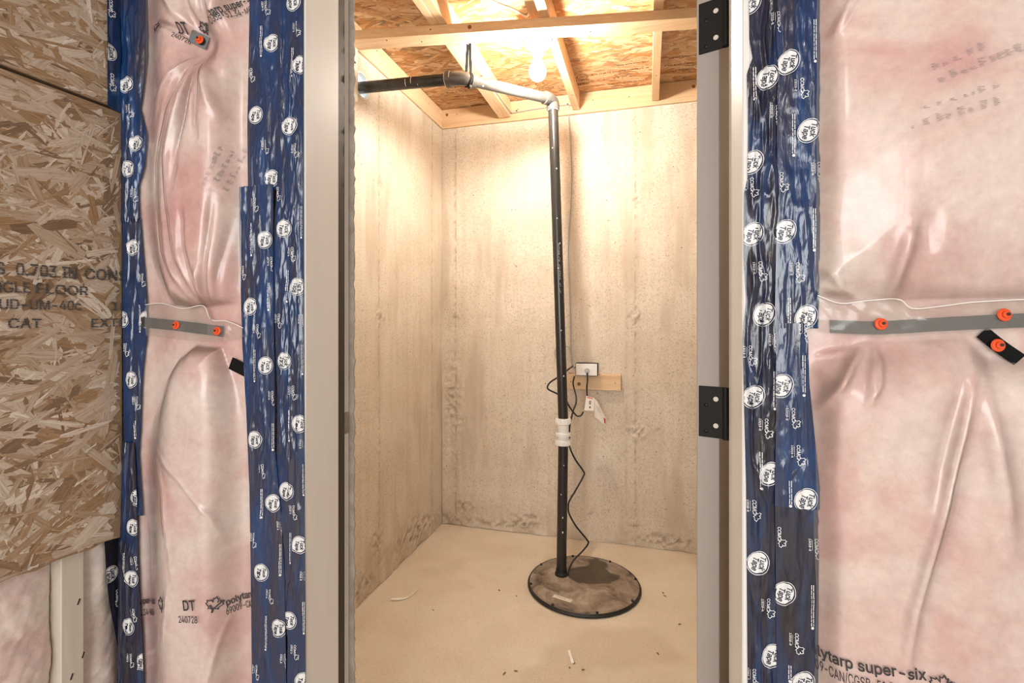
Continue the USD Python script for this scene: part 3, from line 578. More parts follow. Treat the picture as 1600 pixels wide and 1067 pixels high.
for d_ in vsp: obj('primer_drip', d_, m_glue, sd)
# lettering down the upper pipe, too small to read: strokes facing the room
tp = strokes([(1.38, 1.62, 0, .9)], 12, .008); q = flat(tp, .0003); v = q.vertices.copy()
ff = (v[:, 0] - b2[2]) / (b3[2] - b2[2]); cx_, cy_ = b2[0] + (b3[0] - b2[0]) * ff, b2[1] + (b3[1] - b2[1]) * ff
th = -1.15 + v[:, 1] / r1
q = trimesh.Trimesh(np.column_stack([cx_ + (r1 + .0004) * np.cos(th), cy_ + (r1 + .0004) * np.sin(th), v[:, 0]]), q.faces, process=False)
obj('pipe_print', q, m_inkfaint, sd, kind='stuff')
# hanger strap
hs = thing('pipe_hanger', 'dark perforated hanger strap holding up the bend of the pipe', 'hanger')
hp_ = jn - dA * .035
top = np.array([hp_[0], hp_[1], 2.436])
loop = [top + nA * .012] + [hp_ + .031 * (math.cos(a) * nA + math.sin(a) * np.array([0, 0, 1])) for a in np.linspace(.9, -PI - .9, 22)] + [top - nA * .006]
def ribbon(pts, wdir, w, th, sm=False):
    p = np.array(pts, float); wd = np.asarray(wdir, float) / np.linalg.norm(wdir); t = np.gradient(p, axis=0); t /= np.linalg.norm(t, axis=1, keepdims=True)
    n = np.cross(t, wd); n /= np.linalg.norm(n, axis=1, keepdims=True) + 1e-9
    V = np.vstack([p + wd * w / 2 + n * th / 2, p - wd * w / 2 + n * th / 2, p - wd * w / 2 - n * th / 2, p + wd * w / 2 - n * th / 2]); k = len(p); F = []
    for i in range(k - 1):
        for a, b in ((0, 1), (1, 2), (2, 3), (3, 0)):
            q = (a * k + i, b * k + i, b * k + i + 1, a * k + i + 1); F += [(q[0], q[1], q[2]), (q[0], q[2], q[3])]
    F += [(0, k, 2 * k), (0, 2 * k, 3 * k), (k - 1, 3 * k - 1, 2 * k - 1), (k - 1, 4 * k - 1, 3 * k - 1)]
    return trimesh.Trimesh(V, F, process=False)
obj('strap', ribbon(loop, dA, .012, .0014), m_strap, hs)
obj('bolt', [orient(trimesh.creation.cylinder(.006, .02, sections=6), hp_ + np.array([0, 0, -.034]) + nA * .01, nA)], m_screw, hs)
knots([top * (1, 1, 0) + np.array([0, 0, z]) + nA * .0135 for z in (2.40, 2.375)], nA, hs, 'perforation', .003, m_black)

# ================================================================== outlet on its board, cables, cord and tag
ob = thing('mounting_board', 'short pine board screwed to the back concrete wall under the outlet', 'board')
pb0, pb1 = onY(888, 584, 2.77), onY(970, 611, 2.77)
obj('board', bx(pb0[0], pb1[0], 2.77, Y_B - .0015, pb1[2], pb0[2], .0015), m_lx, ob)
obj('screw', orient(trimesh.creation.cylinder(.003, .002, sections=12), ((pb1[0] - .03), 2.7695, (pb0[2] + pb1[2]) / 2), (0, -1, 0)), m_nail, ob)
obj('screw', orient(trimesh.creation.cylinder(.003, .002, sections=12), ((pb0[0] + .015), 2.7695, (pb0[2] + pb1[2]) / 2), (0, -1, 0)), m_nail, ob)
obj('knot', orient(trimesh.creation.cylinder(.010, .0008, sections=16), ((pb0[0] + .06), 2.7698, (pb0[2] + pb1[2]) / 2 - .012), (0, -1, 0)), m_knot, ob)
ot = thing('outlet', 'white outlet plate in a black box on the pine board of the back wall', 'outlet')
o0, o1 = onY(899, 567, 2.715), onY(934, 588, 2.715)
obj('box', bx(o0[0], o1[0], 2.718, 2.7695, o1[2], o0[2], .003), m_black, ot)
obj('cover_plate', bx(o0[0] + .003, o1[0] - .003, 2.711, 2.7178, o1[2] + .003, o0[2] - .003, .002), m_plate, ot)
oc = np.array([(o0[0] + o1[0]) / 2 + .004, 2.711, (o0[2] + o1[2]) / 2 - .002])
obj('receptacle', [orient(trimesh.creation.cylinder(.011, .003, sections=28), oc + (-.006, -.0005, 0), (0, -1, 0))], m_plate, ot)
obj('slot', [bx(oc[0] - .0135, oc[0] - .0105, oc[1] - .0026, oc[1] - .001, oc[2] - .004, oc[2] + .004)], m_black, ot)
gc = thing('electrical_cable', 'grey electrical cable running from the joists down the back wall behind the pipe', 'cable')
cabl = [onZ(752, 118, 2.438) + (.004, 0, 0), (-.774, 2.45, 2.452), (-.772, 2.74, 2.462), (-.755, 2.7925, 2.468), (-.62, 2.7925, 2.474), (-.46, 2.7925, 2.478), (-.425, 2.7925, 2.472), onY(888, 172, 2.80), onY(892, 230, 2.803), onY(893, 300, 2.803), onY(888, 390, 2.803), onY(891, 480, 2.80), onY(892, 545, 2.79), onY(894, 572, 2.77), (o0[0] + .001, 2.745, o0[2] - .02)]
obj('cable', tube(cabl, .0036, 8, 8), m_cable, gc, smooth=True)
obj('cable_loop', tube([onY(893, 583, 2.775), onY(884, 578, 2.78), onY(869, 560, 2.79), onY(867, 550, 2.795), onY(872, 543, 2.80), onY(886, 541, 2.79), onY(891, 549, 2.78), onY(895, 575, 2.765)], .0036, 8, 8), m_cable, gc, smooth=True)
knots([(-.74, 2.788, 2.474), (-.44, 2.788, 2.478)], (0, -1, 0), gc, 'staple', .004, m_nail)
fc = thing('electrical_cable', 'white cable stapled across the ceiling deck toward the lamp', 'cable')
obj('cable', tube([onZ(700, -40, 2.535), onZ(768, 1, 2.535), onZ(800, 14, 2.535), onZ(823, 25, 2.535), (-.47, 1.98, 2.534)], .004, 8, 8), m_plate, fc, smooth=True)
pc = thing('pump_cord', 'black pump cord looping beside the pipe from the outlet plug to the floor lid', 'cord')
cp = lambda pts: [dep(x, y, d) for x, y, d in pts]
obj('cord', tube(cp([(917, 580, 2.69), (918, 592, 2.66), (917, 606, 2.66), (917.5, 618, 2.66)]), .0042, 10, 8), m_black, pc, smooth=True)
obj('cord', tube(cp([(911, 644, 2.55), (908, 649, 2.52), (902, 650, 2.48), (895, 643, 2.44), (889, 634, 2.43), (884, 625, 2.46), (872, 616, 2.47), (858, 609, 2.47), (855.5, 604, 2.47), (860, 597, 2.48), (872, 589, 2.5), (888, 577, 2.55), (895, 572, 2.68)]), .0042, 10, 8), m_black, pc, smooth=True)
obj('cord', tube(cp([(897.5, 588, 2.62), (895.5, 600, 2.60), (900, 618, 2.55), (900, 630, 2.5), (896, 640, 2.46), (893, 652, 2.45), (890, 668, 2.43), (889.5, 690, 2.41), (891, 701, 2.40), (899, 718, 2.40), (912, 737, 2.40), (911.5, 744, 2.40), (900, 765, 2.39), (889.5, 783, 2.39), (888, 792, 2.39), (889.5, 803, 2.39), (900, 822, 2.385), (917, 843, 2.39), (919, 849, 2.39), (912, 859, 2.39), (896, 876, 2.385), (889, 891, 2.38), (888, 899, 2.375)]), .0042, 10, 8), m_black, pc, smooth=True)
obj('plug', [orient(lathe([(0, 0), (.012, 0), (.013, .004), (.011, .016), (.007, .026), (0, .027)], 20), oc + (.002, -.028, 0), (0, 1, -.1))], m_cable, pc, smooth=40)
tg = thing('cord_tag', 'folded paper warning tag hanging from the plug cord', 'tag')
tA = [dep(*p) for p in ((916, 619, 2.63), (929, 622, 2.63), (928, 642, 2.61), (913, 641, 2.61))]
tB = [dep(*p) for p in ((928, 623, 2.635), (932, 625, 2.64), (946, 653, 2.62), (944, 663, 2.62), (929, 651, 2.615))]
def sheet(pts, th=.0012):
    p = np.array(pts); n = np.cross(p[1] - p[0], p[2] - p[0]); n /= np.linalg.norm(n); k = len(p)
    V = np.vstack([p + n * th / 2, p - n * th / 2]); F = [(0, i, i + 1) for i in range(1, k - 1)] + [(k, k + i + 1, k + i) for i in range(1, k - 1)]
    for i in range(k): j = (i + 1) % k; F += [(i, k + i, k + j), (i, k + j, j)]
    return trimesh.Trimesh(V, F, process=False), n
a_, na_ = sheet(tA); b_, nb_ = sheet(tB)
obj('tag_leaf', a_, m_paper, tg); obj('tag_leaf', b_, m_paper, tg)
def onquad(pts, u0, u1, v0, v1, mat, name, k=.0012):
    p = np.array(pts[:4]); f = lambda u, v: (p[0] * (1 - u) + p[1] * u) * (1 - v) + (p[3] * (1 - u) + p[2] * u) * v
    q = np.array([f(u0, v0), f(u1, v0), f(u1, v1), f(u0, v1)]); n = np.cross(q[1] - q[0], q[2] - q[0]); n /= np.linalg.norm(n)
    if n @ (np.array([0, 0, EYE]) - q[0]) < 0: n = -n
    m, _ = sheet(q + n * k, .0004); obj(name, m, mat, tg)
for u0, u1, v0, v1, mt in ((.42, .50, .28, .5, m_ink), (.55, .62, .25, .5, m_ink), (.42, .62, .5, .54, m_ink), (.48, .62, .68, .82, m_ink), (.1, .8, .04, .1, m_red)): onquad(tA, u0, u1, v0, v1, mt, 'print_mark')
tBq = [tB[0], tB[1], tB[2], tB[4]]
for v0 in (.2, .34, .48, .62): onquad([dep(930, 630, 2.628), dep(936, 634, 2.628), dep(942, 650, 2.618), dep(934, 650, 2.613)], .05, .9, v0, v0 + .04, m_inkfaint, 'print_mark', .004)
onquad([dep(942.5, 652, 2.615), dep(946, 655, 2.617), dep(946, 662, 2.614), dep(943.5, 661, 2.613)], .05, .8, 0, 1, m_red, 'print_mark', .004)

# ================================================================== scraps on the floor
sc1 = thing('plastic_scrap', 'curled white plastic scrap on the floor near the left wall', 'scrap')
obj('strip', ribbon(spline([tuple(onZ(611, 936, .004)), tuple(onZ(635, 934, .003)), tuple(onZ(652, 922, .006))], 8), (0.2, .9, .35), .011, .0022), m_scrap, sc1)
sc2 = thing('plastic_scrap', 'short white plastic scrap on the floor in front of the lid', 'scrap')
obj('strip', ribbon(spline([tuple(onZ(889, 1016, .003)), tuple(onZ(892, 1026, .003)), tuple(onZ(895, 1036, .003))], 8), (1, .3, .3), .009, .002), m_scrap, sc2)
cr = []
rng = np.random.default_rng(21)
for (x, y) in [(780, 922), (807, 931), (677, 953), (1036, 926), (1039, 931), (1062, 975), (788, 1052), (806, 1048), (890, 1043), (911, 1046), (1028, 1021), (897, 1036)]:
    p = onZ(x, y, .001); c_ = trimesh.creation.icosphere(1, .004); c_.apply_scale((rng.uniform(.6, 2.4), rng.uniform(.5, 1.2), .35)); rotz(c_, rng.uniform(0, 3)); c_.apply_translation(p); cr.append(c_)
tag(obj('floor_crumb', cr, m_knot, kind='stuff'), 'brown wood crumbs scattered over the closet floor', 'crumbs')

# ================================================================== corridor wall: strand board, stud, insulation
def osb_panel(label, poly, zseed, n):
    """poly: outline in (y, z); strands only where it is in view"""
    t = thing('strand_board', label, 'board', 'strand board sheets on the corridor wall')
    g = Polygon(poly); m = flat(g, .018); v = m.vertices
    m = trimesh.Trimesh(np.column_stack([XS - .0013 - v[:, 2], v[:, 0], v[:, 1]]), m.faces[:, ::-1], process=False); m.fix_normals()
    obj('sheet', m, m_osb_base, t)
    y0, z0, y1, z1 = g.bounds
    s_, uv, tone = strands(n, y0, y1, z0, z1, zseed, .05, .13, .010, .034, .15, .75, lambda u, w_, h: np.stack([XS - .0012 + h, u, w_], -1))
    ring_ = list(g.exterior.coords)[:-1]; okv = inside(s_.vertices[:, 1:], ring_); keep = okv[s_.faces].all(1); s_ = trimesh.Trimesh(s_.vertices, s_.faces[keep], process=False)
    s_ = trimesh.Trimesh(s_.vertices, s_.faces[:, ::-1], process=False) if s_.face_normals[0][0] < 0 else s_
    obj('wood_strand', s_, m_osb_wall, t, uv=uv, prim={'tone': tone}, kind='stuff')
    return t
yz = lambda x, y: tuple(onX(x, y, XS)[1:])
pa, pb_, pc_ = yz(0, 103), yz(170, 167), yz(192, 176)
sl_ = (pb_[1] - pa[1]) / (pb_[0] - pa[0])
ye = yz(191, 500)[0]
zj = lambda y: pa[1] + sl_ * (y - pa[0])
zb = lambda y: yz(0, 908)[1] + (yz(190, 836)[1] - yz(0, 908)[1]) / (yz(190, 836)[0] - yz(0, 908)[0]) * (y - yz(0, 908)[0])
y_s = -.10
rag = [(y, zb(y) + (0.004 * math.sin(y * 190) + .003 * math.sin(y * 71))) for y in np.linspace(y_s, ye, 30)]
op1 = osb_panel('stamped strand board sheet on the left corridor wall, lower of two', rag + [(ye, zj(ye) - .003), (y_s, zj(y_s) - .003)], 31, 7600)
yu = yz(186, 100)[0]
op2 = osb_panel('strand board sheet at the top left above the slanting joint', [(y_s, zj(y_s) + .004), (yu, zj(yu) + .004), (yu, 2.5), (y_s, 2.5)], 32, 7000)
def on_osb(m, mat, name, parent, lift=.0016):
    v = m.vertices.copy(); V = np.column_stack([XS + lift + v[:, 2], v[:, 0], v[:, 1]])
    return obj(name, trimesh.Trimesh(V, m.faces, process=False), mat, parent)
def osbtext(s, h, x, y, x2, y2, sx=1.25):
    a, b = np.array(yz(x, y)), np.array(yz(x2, y2)); d = b - a; ang = math.atan2(d[1], d[0])
    m = text(s, h, True, False, .0003); wd = np.ptp(m.vertices[:, 0]); k = np.linalg.norm(d) / wd
    # worn dot-matrix stamp: fine gaps along the rows
    m = fine(m, .003); c_ = m.triangles_center; nz_ = meshkit.fbm(c_ * (60, 60, 0) + 3.3, 3, 2)
    m = trimesh.Trimesh(m.vertices, m.faces[((c_[:, 1] + .0002) % .0048 > .0013) & (nz_ > .30)], process=False)
    on_osb(place2(m, ang, k, 1, 0, tuple(a)), m_inkosb, 'stamped_lettering', op1)
hgt = lambda x, y0, y1: abs(yz(x, y0)[1] - yz(x, y1)[1])
osbtext('S', hgt(5, 411, 430), -14, 428, 6, 429); osbtext('0.703 IN', hgt(60, 414, 433), 22, 430, 118, 436); osbtext('CONST', hgt(160, 423, 439), 130, 436, 210, 440)
osbtext('NGLE', hgt(30, 441, 458), -16, 457, 45, 458); osbtext('FLOOR', hgt(90, 445, 460), 53, 458, 135, 462)
osbtext('UD-UM-40c', hgt(60, 468, 484), -4, 483, 124, 485); osbtext('18', hgt(180, 472, 486), 171, 485, 196, 486)
osbtext('CAT', hgt(40, 498, 513), 10, 513, 62, 513); osbtext('EXTER', hgt(165, 497, 511), 140, 512, 208, 510)
# small pale torn chips
chip = lambda x, y, w, h, a: place2(flat(affinity.scale(Polygon([(-.5, -.1), (-.2, .5), (.1, .2), (.5, .35), (.4, -.4), (0, -.2), (-.3, -.5)]), w, h, origin=(0, 0)), .0006), a, at=yz(x, y))
for c_ in (chip(57, 440, .018, .011, .4), chip(118, 470, .013, .006, .8), chip(50, 886, .02, .007, 0), chip(140, 700, .03, .006, .5)): on_osb(c_, m_scrapw, 'torn_chip', op1, .0022)

XI = -1.185
stud = thing('wall_stud', 'pale bare wood stud under the strand board at the lower left', 'stud')
s0, s1 = onX(96, 950, XI + .01), onX(133, 950, XI + .01)
obj('board', bx(XI - .09, XI + .008, s0[1], s1[1], 0, 2.5, .002), m_lpale, stud)
for (x, y) in ((123, 940), (130, 1023), (112, 1057)):
    p = onX(x, y, XI + .0085); k = trimesh.creation.box((.002, .0022, .012)); k.apply_transform(trimesh.transformations.rotation_matrix(-.35, (1, 0, 0))); k.apply_translation(p); obj('staple', k, m_nail, stud)
def batt_side(label, y0, y1, seed):
    t = thing('insulation_batt', label, 'insulation')
    ny, nz = int((y1 - y0) / .006) + 2, 190
    Y, Z = np.meshgrid(np.linspace(y0, y1, ny), np.linspace(.02, 1.10, nz), indexing='ij'); P = np.stack([Y.ravel(), Z.ravel()], -1)
    Q = np.stack([P[:, 0], P[:, 0] * 0 + seed, P[:, 1]], -1)
    e_ = np.minimum(P[:, 0] - y0, y1 - P[:, 0])
    h = .022 * (1 - np.exp(-e_ / .02)) + (meshkit.fbm(Q * (14, 1, 9), 4, seed) - .5) * .022 + (meshkit.fbm(Q * (90, 1, 60), 3, seed) - .5) * .004
    obj('wool', trimesh.Trimesh(np.column_stack([XI - .022 + h, P]), gridmesh(ny, nz)[:, ::-1], process=False), m_wool, t, smooth=True)
    obj('core', bx(XI - .10, XI - .026, y0, y1, .01, 1.1), m_wool, t)
batt_side('bare pink wool batt left of the pale stud, at the bottom left corner', -.10, s0[1] - .001, 4)
batt_side('narrow strip of pink wool between the pale stud and the blue corner tape', s1[1] + .001, .875, 8)

# ================================================================== insulated bays beside the door
def wallpts(pts, Y=Y_F - .02): return [(lambda q: (q[0], q[2]))(onY(x, y, Y)) for x, y in pts]
class Bay:
    """a film-covered wool batt: height(x, z) in metres towards the room"""
    def __init__(s, x0, x1, z0, z1, bulges, folds, pinches, seed, rl, rr):
        s.rl, s.rr = rl, rr
        s.x0, s.x1, s.z0, s.z1, s.seed = x0, x1, z0, z1, seed
        s.bulges, s.folds, s.pinches = bulges, folds, pinches
        s.nx, s.nz = int((x1 - x0) / .0036), int((z1 - z0) / .0036)
        s.X, s.Z = np.meshgrid(np.linspace(x0, x1, s.nx), np.linspace(z0, z1, s.nz), indexing='ij')
        s.grid = s.shape(np.stack([s.X.ravel(), s.Z.ravel()], -1)).reshape(s.nx, s.nz)
    def h(s, P):
        """the height read off the grid the film is made of"""
        P = np.asarray(P, float)
        fx = np.clip((P[:, 0] - s.x0) / (s.x1 - s.x0), 0, 1) * (s.nx - 1); fz = np.clip((P[:, 1] - s.z0) / (s.z1 - s.z0), 0, 1) * (s.nz - 1)
        i, j = np.minimum(fx.astype(int), s.nx - 2), np.minimum(fz.astype(int), s.nz - 2); a, b = fx - i, fz - j; G = s.grid
        return G[i, j] * (1 - a) * (1 - b) + G[i + 1, j] * a * (1 - b) + G[i, j + 1] * (1 - a) * b + G[i + 1, j + 1] * a * b
    def shape(s, P):
        P = np.asarray(P, float); Q = np.stack([P[:, 0], P[:, 0] * 0 + s.seed, P[:, 1]], -1)
        h = np.full(len(P), .001)
        for poly, H, soft in s.bulges:
            d = sdist(P, poly); h = np.maximum(h, H * (1 - np.exp(-np.maximum(d, 0) / soft)) + .001)
        h = h + (meshkit.fbm(Q * (9, 1, 6), 3, s.seed) - .5) * .010 * sstep(h, .004, .03)
        for line, amp, wid in s.folds:
            d, t = segdist(P, line); env = np.sin(np.clip(t, 0.03, .97) * PI) ** .6
            h = h + amp * env * np.exp(-(d / wid) ** 2)
        for (x, z, r, keep) in s.pinches:
            d = np.hypot(P[:, 0] - x, P[:, 1] - z); h = h * (keep + (1 - keep) * (1 - np.exp(-(d / r) ** 2)))
        return np.maximum(h, .0) * sstep(P[:, 0] - s.x0, *s.rl) * sstep(s.x1 - P[:, 0], *s.rr)
    def mesh(s, off=0, fuzz=0):
        nx, nz = s.nx, s.nz; P = np.stack([s.X.ravel(), s.Z.ravel()], -1)
        h = s.grid.ravel()
        if fuzz: h = h + (meshkit.fbm(np.stack([P[:, 0], P[:, 0] * 0, P[:, 1]], -1) * 55, 3, 3) - .5) * fuzz
        return trimesh.Trimesh(np.column_stack([P[:, 0], Y_F - off - h, P[:, 1]]), gridmesh(nx, nz), process=False)
    def hit(s, px, py):
        ys = np.linspace(Y_F - .09, Y_F + .002, 240); d = ray(px, py); q = np.array([0, 0, EYE]) + d[None] * (ys / d[1])[:, None]
        k = np.nonzero(ys >= Y_F - s.h(q[:, [0, 2]]))[0]
        return q[k[0]] if len(k) else q[-1]
    def print_on(s, m, mat, name, parent, lift=.0016, edge=.006, drop=True, off=0):
        m = fine(m, edge); v = m.vertices; h = s.h(v[:, :2])
        F = m.faces
        if drop:
            c_ = v[F].mean(1); F = F[(c_[:, 0] > s.x0 + .004) & (c_[:, 0] < s.x1 - .004)]
        return obj(name, trimesh.Trimesh(np.column_stack([v[:, 0], Y_F - off - h - lift - v[:, 2], v[:, 1]]), F, process=False), mat, parent)
L_ = lambda pts, amp, wid: (wallpts(pts), amp, wid)
xl0, xl1 = -1.115, -.792
zt_, zb_ = 2.0, .42
bayL = Bay(xl0, xl1, .02, 2.52,
    [(wallpts([(150, -900), (160, 60), (180, 200), (200, 330), (228, 420), (262, 480), (300, 486), (380, 478), (410, 440), (430, 200), (430, -900)]), .050, .030),
     (wallpts([(300, 536), (342, 540), (360, 600), (378, 680), (396, 760), (425, 840), (440, 940), (440, 1900), (170, 1900), (180, 800), (214, 690), (250, 600), (280, 552)]), .052, .022),
     (wallpts([(228, 300), (400, 300), (404, 720), (400, 1900), (228, 1900)]), .010, .02)],
    [L_([(318, 75), (290, 118), (255, 165), (232, 205)], .008, .007), L_([(318, 78), (297, 130), (268, 180), (246, 240), (232, 330)], -.010, .007), L_([(319, 78), (308, 130), (292, 190), (276, 250), (272, 330)], .008, .007),
     L_([(320, 78), (314, 130), (303, 190), (292, 240), (285, 300)], -.011, .006), L_([(322, 78), (322, 130), (320, 200), (322, 230)], -.010, .006), L_([(324, 78), (330, 120), (342, 165), (356, 195)], .008, .010), L_([(327, 75), (342, 110), (352, 130)], -.008, .010),
     L_([(240, 240), (242, 320), (258, 400), (300, 470)], -.010, .008), L_([(268, 240), (270, 330), (285, 410), (312, 474)], -.011, .008), L_([(300, 320), (302, 390), (318, 470)], -.008, .007), L_([(345, 300), (338, 380), (326, 470)], -.010, .007), L_([(362, 330), (352, 400), (340, 474)], -.007, .006), L_([(322, 420), (320, 478)], .007, .006),
     L_([(318, 60), (290, 30), (262, -20)], .008, .009), L_([(318, 60), (304, 20), (296, -30)], -.010, .008), L_([(322, 58), (326, 20), (330, -20)], -.012, .007), L_([(325, 58), (342, 20), (360, -20)], .008, .010), L_([(232, 34), (270, 46), (312, 64)], -.010, .006),
     L_([(252, 715), (275, 760), (284, 830), (290, 900)], .006, .004), L_([(245, 690), (300, 742), (345, 800), (360, 870)], .0055, .004), L_([(282, 900), (278, 950), (270, 1000)], .005, .004), L_([(370, 920), (352, 990), (340, 1060)], .005, .004), L_([(222, 800), (236, 860), (238, 930)], .006, .005)],
    [(*wallpts([(320, 68)])[0], .055, .12), (*wallpts([(300, 512)], Y_F)[0], .03, .3)], 2, (.010, .160), (.014, .085))
xr0, xr1 = .226, .80
bayR = Bay(xr0, xr1, .02, 2.52,
    [(wallpts([(1262, -1500), (1262, 470), (1300, 462), (1400, 470), (1520, 466), (2600, 440), (2600, -1500)]), .040, .045),
     (wallpts([(1258, 560), (1300, 552), (1360, 536), (1420, 532), (1520, 526), (1560, 560), (1620, 560), (2600, 600), (2600, 2600), (1258, 2600)]), .040, .035)],
    [L_([(1282, 410), (1320, 450), (1375, 482)], .008, .007), L_([(1284, 440), (1330, 470)], .006, .005), L_([(1395, 482), (1404, 420), (1418, 350)], .010, .010), L_([(1440, 330), (1446, 400)], -.006, .012), L_([(1340, 400), (1330, 330), (1310, 290)], -.004, .02),
     L_([(1366, 532), (1330, 570), (1295, 620), (1268, 660)], .010, .007), L_([(1268, 560), (1330, 548)], .006, .005), L_([(1376, 535), (1362, 580), (1350, 625)], .008, .006), L_([(1372, 535), (1378, 560), (1368, 600), (1350, 628)], .007, .005), L_([(1525, 535), (1500, 640), (1462, 790), (1420, 940), (1400, 1060)], .011, .008), L_([(1518, 535), (1480, 660), (1440, 800)], -.006, .012), L_([(1532, 540), (1534, 640), (1556, 760), (1565, 850)], .008, .012), L_([(1545, 580), (1500, 740), (1470, 900)], -.006, .02),
     L_([(1580, 640), (1600, 760), (1610, 900)], -.010, .02), L_([(1300, 860), (1270, 960), (1262, 1040)], -.006, .02), L_([(1345, 700), (1300, 820)], -.005, .018), L_([(1440, 720), (1440, 860)], .004, .02), L_([(1300, 60), (1320, 20), (1340, -20)], .005, .006)],
    [(*wallpts([(1370, 510)], Y_F)[0], .05, .1), (*wallpts([(1530, 524)], Y_F)[0], .035, .35)], 6, (.004, .05), (.004, .02))

# marks of the printed film
def leaf_outline(R_, w=.0016, tick=True):
    half = [(0, 1), (.14, .72), (.30, .80), (.24, .36), (.52, .62), (.56, .48), (.92, .52), (.80, .30), (.94, .16), (.50, -.22), (.56, -.40), (.06, -.34), (.05, -.80), (0, -.80)]
    pts = half + [(-x, y) for x, y in half[::-1][1:-1]]
    g = Polygon([(x * R_, y * R_) for x, y in pts]).buffer(0); out = g.boundary.buffer(w / 2)
    if tick: out = unary_union([out, LineString([(-.42 * R_, -.05 * R_), (-.05 * R_, -.5 * R_), (.75 * R_, .55 * R_)]).buffer(w * .9)])
    return out
def film_print(bay, parent, shape_or_mesh, x, y, x2, y2, kx=1.0, fit=False):
    """lays flat print on the film, measured along the film's own surface"""
    a, b = bay.hit(x, y), bay.hit(x2, y2)
    xs_ = np.linspace(bay.x0, bay.x1, 400); hs_ = bay.h(np.column_stack([xs_, np.linspace(a[2], a[2] + (b[2] - a[2]) * 1e-6, 400)]))
    sl_len = np.concatenate([[0], np.cumsum(np.hypot(np.diff(xs_), np.diff(np.convolve(np.pad(hs_, 6, mode='edge'), np.ones(13) / 13, 'valid'))))])
    S = lambda q: np.interp(q, xs_, sl_len)
    d = np.array([S(b[0]) - S(a[0]), b[2] - a[2]]); ang = math.atan2(d[1], d[0])
    m = shape_or_mesh if isinstance(shape_or_mesh, trimesh.Trimesh) else flat(shape_or_mesh)
    k = np.linalg.norm(d) / np.ptp(m.vertices[:, 0]) if fit else kx
    m = fine(place2(m, ang, k, 1, 0, (0, 0)), .006); v = m.vertices
    return trimesh.Trimesh(np.column_stack([np.interp(S(a[0]) + v[:, 0], sl_len, xs_, left=bay.x0 - 1, right=bay.x1 + 1), a[2] + v[:, 1], v[:, 2]]), m.faces, process=False)
def bay_objects(bay, side, lab_b, lab_f):
    b = thing('insulation_batt', lab_b, 'insulation')
    obj('wool', bay.mesh(-.0035, fuzz=.003), m_batt, b, smooth=True)
    obj('core', bx(bay.x0 + .002, bay.x1 - .002, Y_F + .008, .933, bay.z0, bay.z1), m_batt, b)
    f = thing('vapour_barrier', lab_f, 'plastic film')
    obj('film', bay.mesh(.0008), m_poly, f, smooth=True)
    return b, f
bL, fL = bay_objects(bayL, 'l', 'pink insulation batt bulging in the bay left of the door', 'clear plastic film pinched over the bay left of the door')
bR, fR = bay_objects(bayR, 'r', 'pink insulation batt bulging in the bay right of the door', 'clear plastic film stretched over the wide bay right of the door')
def P_(bay, f, items, name='printed_lettering', mat=None):
    bay.print_on(trimesh.util.concatenate(items), mat or m_ink, name, f)
mmL = .00155
PL = lambda st, h, bold, x, y, x2, y2: P_(bayL, fL, [film_print(bayL, fL, text(st, h, bold, False), x, y, x2, y2, fit=True)])
PL('DT', .0200, True, 287, 953, 305, 953); PL('240728', .0135, False, 280, 972, 309, 973)
PL('polytarp', .0135, True, 355, 946, 428, 938); PL('69009-CAN', .0140, False, 355, 960, 436, 955)
PL('super-six', .0120, True, 178, 938, 243, 943); PL('51.34-M86', .0130, False, 176, 956, 242, 961)
for x in (253, 336): P_(bayL, fL, [film_print(bayL, fL, leaf_outline(.0175), x, 945, x + 10, 945)], 'maple_leaf_mark')
PL('DT', .018, True, 279, 52, 298, 55); PL('240728', .010, False, 268, 57, 298, 70)
PL('tarp super-six', .0125, True, 334, 28, 404, -6); PL('CGSB-51.34-M86', .0115, False, 332, 40, 402, 14)
P_(bayL, fL, [film_print(bayL, fL, leaf_outline(.014), 244, 44, 252, 48)], 'maple_leaf_mark'); P_(bayL, fL, [film_print(bayL, fL, leaf_outline(.012), 321, 46, 326, 42)], 'maple_leaf_mark')
PR = lambda st, h, bold, x, y, x2, y2: P_(bayR, fR, [film_print(bayR, fR, text(st, h, bold, False), x, y, x2, y2, fit=True)])
PR('polytarp super-six', .0145, True, 1252, 1017, 1445, 1061); PR('69009-CAN/CGSB-51.34-M86', .0140, False, 1250, 1037, 1442, 1089)
P_(bayR, fR, [film_print(bayR, fR, leaf_outline(.0165), 1472, 1072, 1486, 1076)], 'maple_leaf_mark')
# faint grey stamp on the wool's facing, not readable: hatched strokes
def ghost(bay, b, x, y, x2, y2, rows, seed):
    r = random.Random(seed); S = []
    for (u0, u1, v) in rows:
        u = u0
        while u < u1:
            for k in range(r.randint(2, 5)): S.append(affinity.rotate(sbox(u, v + k * .0024, u + r.uniform(.003, .009), v + k * .0024 + .0007), r.uniform(-25, 5)))
            u += r.uniform(.008, .016)
    m = film_print(bay, b, flat(unary_union(S)), x, y, x2, y2)
    bay.print_on(m, m_inkfaint, 'faint_stamp', b, lift=-.0010)
ghost(bayL, bL, 318, 290, 352, 225, [(0, .085, 0), (.02, .10, -.020), (.01, .10, -.042)], 1)
ghost(bayR, bR, 1425, 200, 1540, 168, [(0, .10, 0), (.02, .11, .022)], 2); ghost(bayR, bR, 1468, 128, 1560, 92, [(0, .11, 0), (.0, .06, .02)], 3)

